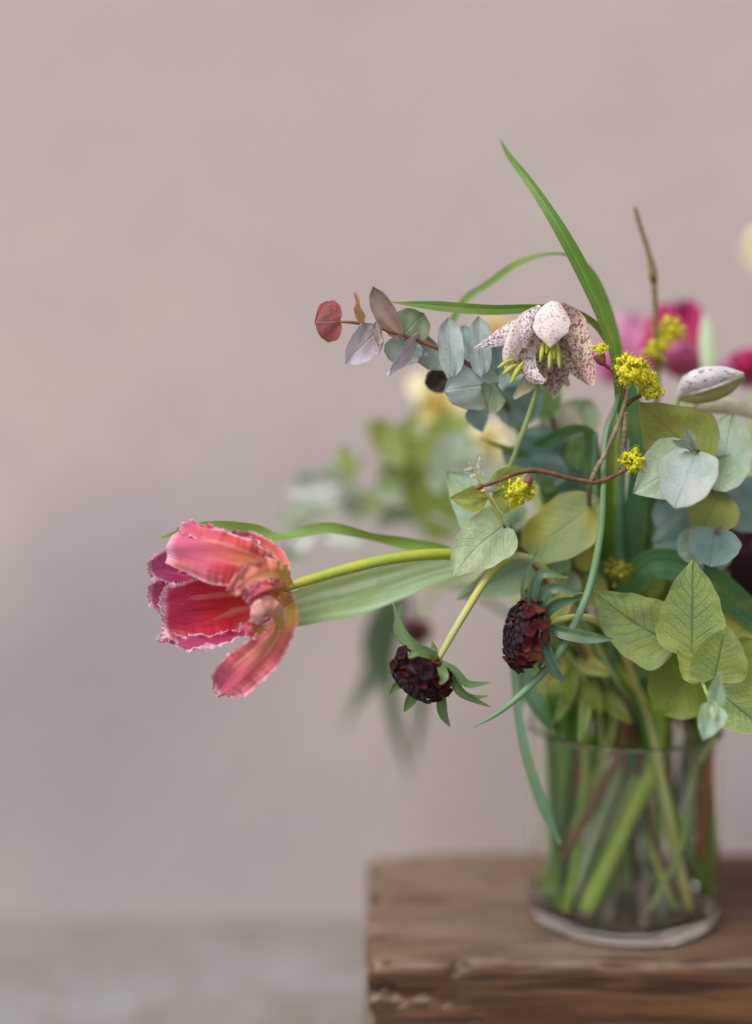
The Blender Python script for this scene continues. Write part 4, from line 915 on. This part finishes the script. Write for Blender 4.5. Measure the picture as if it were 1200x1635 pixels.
def narcissus(label, c, R, axis, base, rim, mt='cream', mt2='yellow', way=None, n=6):
    t = thing('narcissus', label, 'narcissus', base[0], 'cream narcissi in the vase'); c0 = P(*c); ax = nrm(np.array(axis, float)); R_ = R * c[2] / FP
    a = nrm(np.cross(ax, [0, 0, 1.0])); b = np.cross(ax, a)
    for k in range(n):
        th = 2 * math.pi * k / n + .3; q = a * math.cos(th) + b * math.sin(th)
        pts = [c0, c0 + q * R_ * .35 + ax * R_ * .06, c0 + q * R_ * .72 + ax * R_ * .05, c0 + q * R_ - ax * R_ * .08]
        sheet('petal', t, M[mt], pts, R * .42, prof='oval', roll=0, cup=.15, nv=20, nu=5, world=True, ruf=2, rf=1.2)
    V, F, UVs = [], [], []; ns, m = 24, 9
    for i in range(m):
        f = i / (m - 1)
        for j in range(ns):
            th = 2 * math.pi * j / ns; r = R_ * (.16 + .14 * f + .06 * f * f * math.sin(8 * th) + .05 * f ** 4)
            V.append(c0 + (a * math.cos(th) + b * math.sin(th)) * r + ax * R_ * .55 * f); UVs.append((.5, f))
    F = [(i * ns + j, i * ns + (j + 1) % ns, (i + 1) * ns + (j + 1) % ns, (i + 1) * ns + j) for i in range(m - 1) for j in range(ns)]
    add('trumpet', t, M[mt2], V, F, UVs)
    q = [tuple(c0 - ax * R_ * .05)] 
    tube('stem', t, M['stem_green'], [np.array(q[0]), c0 - ax * R_ * .4 + np.array([0, 0, -.006])] + [P(*p) for p in way] + [W(*rim)] + base, [.0016] * 2 + [.002] * (len(way)) + [.0022, .0022], m=44)
narcissus('cream narcissus with golden trumpet, blurred under the grey eucalyptus branch', (708, 640, 1.0), 66, (-.5, -.6, -.25), into((895, .016, .872)), (920, .12, .865), way=[(800, 800, .95), (880, 980, .91)])
narcissus('peach cream narcissus half hidden behind the tall grey leaves and spotted bell', (790, 535, .99), 46, (-.2, -.7, .5), into((945, .016, .86)), (960, .12, .87), mt='peach', way=[(830, 700, .90), (900, 950, .89)])
narcissus('yellow narcissus low in the foliage, glimpsed behind the thin bell flower stem', (782, 705, .93), 38, (-.4, -.8, .1), into((1000, .016, .845)), (985, .12, .86), mt='cream', way=[(850, 850, .885), (930, 1000, .88)])
narcissus('cream narcissus cut off by the right edge, high above the others', (1226, 395, 1.05), 42, (-.4, -.8, .2), into((1120, .016, .892)), (1100, .12, .895), way=[(1210, 600, .98), (1170, 900, .92)])

base = into((1155, .016, .84))
t = thing('burgundy_flower', 'almost black burgundy flower at the right edge between the eucalyptus sprigs', 'flower', base[0])
for k in range(9):
    x = 1150 + 9 * k
    sheet('petal', t, M['burg'], [(1190, 985, .83), (x + 8, 940, .815 + .004 * (k % 3)), (x, 890, .812 + .006 * (k % 3)), (x + 6, 845 - 8 * (k % 2), .82)], [6, 13, 13, 4], roll=-20 + 6 * k, cup=.35, nv=22, nu=4, ruf=1.5)
for k in range(6):
    x = 1160 + 12 * k
    sheet('petal', t, M['burg'], [(1190, 985, .835), (x, 930, .84), (x, 870, .84), (x + 6, 835, .845)], [8, 16, 16, 5], roll=10 * (k % 3), cup=.3, nv=20, nu=4)
bg_stem(t, 'stem_green', [(1190, 985, .832), (1175, 1050, .845), (1160, 1110, .85)], (1150, .12, .85), base)

# ------------------------------------------------------------------ blurred sprigs
base = into((960, .016, .890))
t = thing('leafy_sprig', 'blurred leafy sprig reaching left above the tulip stem with one silvery white leaf', 'leafy sprig', base[0])
tube('stem', t, M['bg_grey'], [(590, 722, .955), (565, 752, .955), (548, 782, .955), (600, 800, .95), (660, 812, .945), (740, 850, .93), (840, 930, .90), (930, 1050, .885), W(950, .12, .885)] + base, [.001, .0013, .0015, .0016, .0017, .002, .002, .0022, .0022, .0022], m=60)
leaves(t, [
    ((548, 785), (452, 783), 23, 10, .95, .945, 'bg_white', {'prof': 'ovate', 'label': 'silvery white leaf'}),
    ((545, 775), (470, 765), 22, 30, .965, .975, 'bg_grey', {}),
    ((540, 800), (455, 822), 24, 0, .97, .975, 'bg_grey', {}),
    ((560, 765), (548, 712), 15, 10, .95, .95, 'bg_leaf', {}),
    ((600, 720), (640, 690), 44, 0, .95, .95, 'bg_leaf', {'warp': 2}),
    ((610, 725), (665, 745), 44, 0, .96, .96, 'bg_leaf', {}),
    ((640, 700), (672, 655), 15, 0, .955, .95, 'bg_leaf', {'prof': 'ovate'}),
    ((600, 775), (645, 770), 34, 0, .96, .96, 'bg_grey', {}),
    ((570, 790), (620, 812), 16, 20, .96, .96, 'bg_leaf', {}),
    ((660, 790), (625, 740), 36, 10, .97, .97, 'bg_leaf', {}),
    ((670, 830), (715, 770), 46, 0, .94, .94, 'sprig_dark', {'label': 'dark green round leaf'}),
    ((700, 790), (690, 720), 18, 20, .91, .905, 'bg_grey', {'prof': 'lance'}),
    ((720, 750), (745, 690), 40, 0, .92, .92, 'bg_grey', {}),
    ((735, 800), (770, 740), 42, 0, .91, .91, 'bg_grey', {}),
    ((500, 848), (462, 882), 13, 0, .93, .93, 'bg_white', {'prof': 'ovate'}),
    ((512, 850), (590, 872), 14, 0, .95, .95, 'bg_white', {'prof': 'ovate'}),
    ((650, 812), (600, 840), 16, 0, .97, .97, 'bg_grey', {}),
    ((640, 815), (690, 850), 16, 0, .97, .97, 'bg_grey', {}),
    ((440, 840), (500, 830), 14, 10, .98, .98, 'bg_grey', {}),
    ((480, 870), (440, 910), 16, 10, .99, .99, 'bg_grey', {}),
    ((640, 760), (690, 700), 36, 0, .98, .98, 'bg_leaf', {}), ((690, 830), (650, 780), 34, 0, .99, .99, 'bg_grey', {}),
    ((560, 780), (520, 740), 26, 0, .99, .99, 'bg_grey', {}), ((700, 720), (730, 660), 34, 0, .97, .97, 'bg_leaf', {}),
    ((720, 860), (690, 800), 34, 0, .97, .97, 'bg_leaf', {}), ((580, 830), (560, 780), 26, 0, 1.0, 1.0, 'bg_grey', {}),
])
base = into((1020, .016, .90))
t = thing('trailing_sprig', 'trailing sprig of narrow green leaves hanging blurred behind the scabious at left', 'trailing sprig', base[0])
tube('stem', t, M['bg_hang'], [(600, 990, 1.0), (608, 960, .99), (640, 930, .98), (720, 930, .95), (840, 1000, .91), (930, 1070, .895), W(980, .12, .89)] + base, [.001, .0014, .0016, .0018, .002, .002, .002, .002], m=44)
for p, wd in [([(604, 950, 1.0), (606, 1010, 1.03), (590, 1070, 1.05), (545, 1170, 1.07)], [6, 12, 10, 1]), ([(640, 930, .98), (628, 1010, 1.0), (610, 1070, 1.03), (560, 1140, 1.05)], [5, 10, 9, 1]),
              ([(625, 940, .98), (618, 1060, 1.03), (630, 1150, 1.05), (655, 1245, 1.07)], [6, 11, 10, 1]), ([(650, 950, .98), (665, 1060, 1.02), (672, 1130, 1.03), (660, 1215, 1.05)], [5, 8, 10, 1]),
              ([(620, 940, .99), (600, 980, 1.0), (585, 1030, 1.02), (590, 1090, 1.03)], [5, 8, 7, 1])]:
    sheet('leaf', t, M['bg_hang'], p, wd, roll=10, fold=.2, nv=26, nu=3)

# ------------------------------------------------------------------ foliage inside the bouquet
base = into((1015, .016, .86))
t = thing('leafy_branch', 'shaded dark green branch filling the heart of the bouquet', 'leafy branch', base[0])
tube('stem', t, M['twig_dark'], [(880, 660, .82), (900, 750, .83), (940, 860, .845), (985, 1000, .855), W(1005, .12, .858)] + base, [.0012, .0018, .0022, .0025, .0026, .0026], m=40, bump=.06)
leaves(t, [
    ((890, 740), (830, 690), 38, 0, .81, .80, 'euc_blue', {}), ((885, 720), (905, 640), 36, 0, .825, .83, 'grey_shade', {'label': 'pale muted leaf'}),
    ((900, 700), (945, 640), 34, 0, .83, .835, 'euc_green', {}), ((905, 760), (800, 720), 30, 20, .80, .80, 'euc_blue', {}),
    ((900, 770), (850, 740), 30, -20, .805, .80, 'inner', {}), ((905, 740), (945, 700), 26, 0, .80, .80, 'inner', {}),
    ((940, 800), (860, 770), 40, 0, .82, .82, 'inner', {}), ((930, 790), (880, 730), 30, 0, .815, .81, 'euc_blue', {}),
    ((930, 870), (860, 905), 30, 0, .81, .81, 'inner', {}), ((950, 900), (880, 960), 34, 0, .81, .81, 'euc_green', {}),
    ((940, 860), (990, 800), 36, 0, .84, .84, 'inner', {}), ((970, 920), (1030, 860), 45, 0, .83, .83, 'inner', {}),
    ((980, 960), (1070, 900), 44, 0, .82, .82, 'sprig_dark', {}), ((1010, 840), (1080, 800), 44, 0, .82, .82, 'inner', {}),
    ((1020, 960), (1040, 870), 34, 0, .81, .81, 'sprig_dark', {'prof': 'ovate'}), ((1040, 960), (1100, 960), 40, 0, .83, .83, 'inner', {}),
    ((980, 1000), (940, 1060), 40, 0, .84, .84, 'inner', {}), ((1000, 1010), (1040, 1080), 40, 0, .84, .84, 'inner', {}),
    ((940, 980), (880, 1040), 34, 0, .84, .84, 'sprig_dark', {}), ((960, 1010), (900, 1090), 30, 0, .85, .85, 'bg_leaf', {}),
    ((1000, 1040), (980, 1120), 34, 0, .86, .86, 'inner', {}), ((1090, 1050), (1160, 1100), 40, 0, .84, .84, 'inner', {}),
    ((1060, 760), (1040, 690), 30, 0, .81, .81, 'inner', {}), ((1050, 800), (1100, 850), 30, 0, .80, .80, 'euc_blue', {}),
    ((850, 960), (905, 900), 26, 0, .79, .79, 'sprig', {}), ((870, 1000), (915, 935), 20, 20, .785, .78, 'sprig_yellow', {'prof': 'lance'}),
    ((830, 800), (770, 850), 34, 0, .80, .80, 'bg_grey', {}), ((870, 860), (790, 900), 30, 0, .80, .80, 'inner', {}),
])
base = into((985, .016, .875))
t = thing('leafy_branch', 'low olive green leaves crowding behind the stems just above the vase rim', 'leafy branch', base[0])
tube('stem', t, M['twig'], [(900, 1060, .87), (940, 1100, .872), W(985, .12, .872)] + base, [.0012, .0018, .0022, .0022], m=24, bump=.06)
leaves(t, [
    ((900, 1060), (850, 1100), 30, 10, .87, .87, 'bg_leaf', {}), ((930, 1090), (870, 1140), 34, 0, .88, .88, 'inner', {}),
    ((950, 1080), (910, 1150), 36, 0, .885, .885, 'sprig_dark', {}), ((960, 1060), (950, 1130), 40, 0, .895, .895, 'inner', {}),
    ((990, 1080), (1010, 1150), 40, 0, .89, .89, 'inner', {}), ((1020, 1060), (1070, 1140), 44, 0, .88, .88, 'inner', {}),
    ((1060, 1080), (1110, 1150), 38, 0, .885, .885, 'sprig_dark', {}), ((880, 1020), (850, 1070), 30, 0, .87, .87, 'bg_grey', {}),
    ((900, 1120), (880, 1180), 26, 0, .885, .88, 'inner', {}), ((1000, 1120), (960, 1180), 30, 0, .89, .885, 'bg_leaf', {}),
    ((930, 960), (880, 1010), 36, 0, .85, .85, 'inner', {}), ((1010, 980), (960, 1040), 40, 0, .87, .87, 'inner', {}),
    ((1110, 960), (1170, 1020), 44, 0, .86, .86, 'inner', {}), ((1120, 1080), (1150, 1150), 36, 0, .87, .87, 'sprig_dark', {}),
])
def blades(label, cat, base, rim, rows, stem='stem_dark', r=.0032, name='grassy_leaves'):
    t = thing(name, label, cat, base[0])
    p0 = rows[0][0][0]
    tube('stem', t, M[stem], [p0, W(*rim)] + base, [r * .8, r, r], ns=10, m=30)
    for pts, wd, ro, mt in rows: sheet('leaf', t, M[mt], pts, wd, roll=ro, fold=.2, nv=40, nu=4)
blades('broad teal green tulip leaves behind the twig fork, one slanting right under the eucalyptus', 'tulip leaves', into((965, .016, .83)), (1030, .12, .842), [
    ([(1000, 1000, .83), (1005, 880, .81), (1018, 760, .80), (1012, 650, .80), (1005, 590, .80)], [14, 20, 16, 12, 2], 0, 'blade_teal'),
    ([(1000, 1010, .83), (985, 900, .82), (975, 780, .80), (975, 700, .795), (985, 640, .80)], [12, 17, 18, 13, 2], 0, 'blade'),
    ([(995, 1010, .83), (960, 900, .83), (945, 800, .80), (945, 710, .79), (935, 686, .785), (900, 690, .79), (850, 725, .80), (790, 775, .81)], [10, 14, 13, 12, 9, 10, 13, 2], [0, 0, 0, 20, 40, 20, 0, 0], 'blade_teal'),
    ([(985, 980, .81), (1030, 905, .79), (1090, 905, .785), (1150, 940, .78), (1220, 1000, .785)], [14, 22, 24, 24, 18], -10, 'blade_teal'),
    ([(1000, 1010, .84), (1040, 900, .83), (1035, 780, .82), (1030, 690, .82)], [12, 18, 18, 2], 0, 'blade'),
], name='tulip_leaves')
blades('dark green grassy leaves crossing behind the thin bell flower stem', 'grassy leaves', into((875, .016, .862)), (930, .12, .86), [
    ([(940, 1040, .86), (880, 860, .84), (880, 770, .82), (840, 730, .80), (766, 700, .79)], [10, 14, 12, 10, 1], [0, 0, 0, 40, 40], 'blade'),
    ([(930, 1050, .86), (860, 1040, .82), (838, 1080, .81), (860, 1130, .80), (885, 1172, .80)], [8, 12, 13, 12, 3], 0, 'blade_teal'),
    ([(940, 1050, .86), (905, 930, .84), (905, 830, .83), (870, 750, .82), (890, 700, .82)], [10, 14, 14, 10, 1], 0, 'blade'),
    ([(940, 1050, .86), (890, 1030, .84), (850, 1060, .825), (828, 1130, .815), (832, 1190, .81)], [6, 8, 8, 6, 1], 0, 'blade'),
])
base = into((940, .016, .835))
t = thing('leafy_branch', 'loose yellow green leafy stem hanging over the front of the vase rim', 'leafy branch', base[0])
tube('stem', t, M['stem_light'], [(905, 1040, .81), (935, 1090, .812), W(960, .118, .822)] + base, [.001, .0013, .0014, .0014], m=20)
leaves(t, [
    ((905, 1045), (868, 1098), 14, 20, .81, .805, 'sprig_yellow', {'prof': 'ovate'}), ((915, 1060), (905, 1130), 14, -20, .81, .80, 'sprig_dark', {'prof': 'ovate'}),
    ((930, 1085), (962, 1140), 15, 10, .812, .80, 'sprig_dark', {'prof': 'ovate'}), ((925, 1070), (880, 1160), 12, 30, .812, .805, 'sprig', {'prof': 'lance'}),
    ((950, 1100), (1012, 1158), 15, 0, .815, .805, 'sprig_dark', {'prof': 'ovate'}), ((920, 1050), (975, 1080), 15, 0, .81, .80, 'sprig_yellow', {'prof': 'ovate'}),
    ((940, 1095), (925, 1185), 11, 20, .815, .79, 'sprig', {'prof': 'lance'}),
])
for lab, mt, r, pts, rim, bs in [
    ('slim teal stem rising just left of the twig fork', 'stem_teal', .0017, [(950, 690, .785), (950, 780, .79), (955, 900, .80), (975, 1040, .82)], (1000, .12, .835), (1040, .016, .84)),
    ('yellow green stem standing upright behind the forked twig', 'stem_yg', .0013, [(985, 680, .79), (984, 780, .795), (990, 900, .81), (1000, 1040, .83)], (1015, .12, .845), (1065, .016, .845)),
    ('pale green stem crossing behind the maroon scabious', 'stem_light', .0016, [(880, 905, .785), (905, 950, .79), (950, 1030, .81), (985, 1090, .82)], (1025, .12, .83), (1090, .016, .83)),
    ('green stem rising left of the pale heart leaf, low behind it', 'stem_green', .0017, [(790, 860, .80), (830, 930, .81), (880, 1030, .83), (915, 1100, .84)], (930, .12, .845), (985, .016, .85)),
]:
    pp = [P(*q) for q in pts] + [W(*rim), W(*bs)]
    t = thing('flower_stem', lab, 'stem', pp[-1], 'bare stems among the foliage')
    tube('stem', t, M[mt], pp, [r * .8] + [r] * (len(pp) - 1), ns=9, m=50)
base = into((895, .016, .85))
t = thing('eucalyptus_sprig', 'small pale round leaved sprig filling the gap under the yellow spotted leaf', 'eucalyptus', base[0], GE)
tube('stem', t, M['stem_red'], [(900, 870, .79), (925, 930, .80), (940, 1040, .82), W(935, .12, .84)] + base, [.001, .0013, .0016, .0018, .0018], m=36)
leaves(t, [
    ((905, 880), (865, 905), 26, 10, .79, .785, 'sprig_teal', {}), ((912, 900), (950, 868), 26, 0, .795, .80, 'sprig_spot', {}),
    ((918, 915), (885, 950), 24, 0, .795, .79, 'euc_pale', {}), ((925, 930), (965, 960), 28, 10, .80, .80, 'sprig_yellow', {}),
    ((900, 872), (885, 835), 22, 0, .795, .80, 'euc_pale', {}), ((930, 985), (905, 1030), 24, 0, .81, .81, 'sprig', {}),
])
# cut stems that show only inside the glass, each its own thing
CS = 'bare cut stems standing in the vase'
for lab, mt, r, top, pts in [
    ('thick bright green cut stem slanting left through the middle of the vase', 'stem_green', .0052, (1050, 1120, .84), [(1045, .10, .835), (1000, .065, .828), (935, .0165, .812)]),
    ('whitish green cut stem with pale cut end left of the thick green one', 'stem_white', .0042, (1010, 1130, .85), [(1000, .105, .845), (950, .06, .83), (912, .022, .822)]),
    ('dark green cut stem down the left side of the vase', 'stem_dark', .0040, (905, 1100, .85), [(905, .11, .85), (900, .07, .845), (868, .017, .83)]),
    ('green cut stem leaning left low behind the hanging teal blade', 'stem_teal', .0046, (1010, 1120, .87), [(960, .10, .865), (915, .05, .845), (872, .018, .828)]),
    ('brown woody cut stem slanting left across the vase', 'twig', .0026, (1000, 1120, .83), [(990, .108, .826), (935, .07, .820), (880, .035, .826)]),
    ('second brown stem crossing low towards the left wall of the vase', 'twig_olive', .0022, (1010, 1120, .845), [(1000, .10, .84), (950, .05, .835), (885, .020, .838)]),
    ('red brown cut stem near the right wall of the vase', 'stem_red', .0030, (1140, 1120, .845), [(1134, .105, .842), (1126, .07, .838), (1112, .035, .836)]),
    ('dark green cut stem standing at the right wall of the vase', 'stem_dark', .0046, (1155, 1120, .85), [(1146, .105, .846), (1138, .06, .84), (1130, .018, .835)]),
    ('green cut stem slanting right from the middle of the vase', 'stem_dark', .0034, (1020, 1110, .835), [(1040, .10, .835), (1085, .06, .835), (1132, .022, .832)]),
    ('yellow green thin stem slanting right across the middle of the vase', 'stem_yg', .0018, (990, 1120, .86), [(1000, .10, .855), (1030, .055, .84), (1078, .014, .822)]),
    ('yellow stem pressed against the right wall of the vase', 'stem_yg', .0022, (1160, 1130, .86), [(1150, .10, .86), (1156, .06, .86), (1150, .02, .855)]),
    ('thin dark twig in the lower middle of the vase', 'twig_dark', .0020, (960, 1120, .88), [(975, .10, .875), (1000, .06, .87), (1020, .02, .86)]),
    ('green stem at the left back of the vase', 'stem_green', .0030, (880, 1120, .87), [(885, .10, .865), (895, .06, .86), (905, .03, .86)]),
    ('short leafy green stem behind the brown one', 'stem_dark', .0050, (950, 1100, .86), [(955, .11, .855), (935, .08, .845), (905, .045, .85)]),
    ('olive stem leaning left from the middle, ending near the left wall low down', 'stem_light', .0026, (985, 1120, .86), [(960, .10, .86), (915, .055, .85), (862, .020, .848)]),
    ('slim leafy green stem standing upright left of the middle', 'stem_green', .0024, (930, 1110, .84), [(935, .10, .835), (925, .06, .825), (900, .014, .815)]),
    ('slim bright green stem crossing right behind the pale one', 'stem_green', .0024, (960, 1110, .87), [(985, .10, .87), (1030, .06, .865), (1070, .014, .85)]),
    ('dull brown stem leaning right behind the green ones', 'twig', .0022, (1000, 1110, .875), [(1025, .10, .875), (1075, .06, .865), (1100, .016, .85)]),
    ('deep green stem at the left front wall of the vase', 'stem_dark', .0028, (875, 1110, .83), [(876, .10, .828), (880, .06, .825), (890, .014, .818)]),
    ('grey green stem at the right back wall of the vase', 'stem_teal', .0030, (1110, 1120, .88), [(1110, .10, .88), (1100, .06, .885), (1085, .014, .885)]),
]:
    pp = [P(*top)] + [W(*q) for q in pts]
    t = thing('cut_stem', lab, 'stem', pp[-1], CS)
    tube('stem', t, M[mt], pp, [r * .8, r, r, r], ns=12, m=24, bump=.02 if 'twig' in mt else 0)
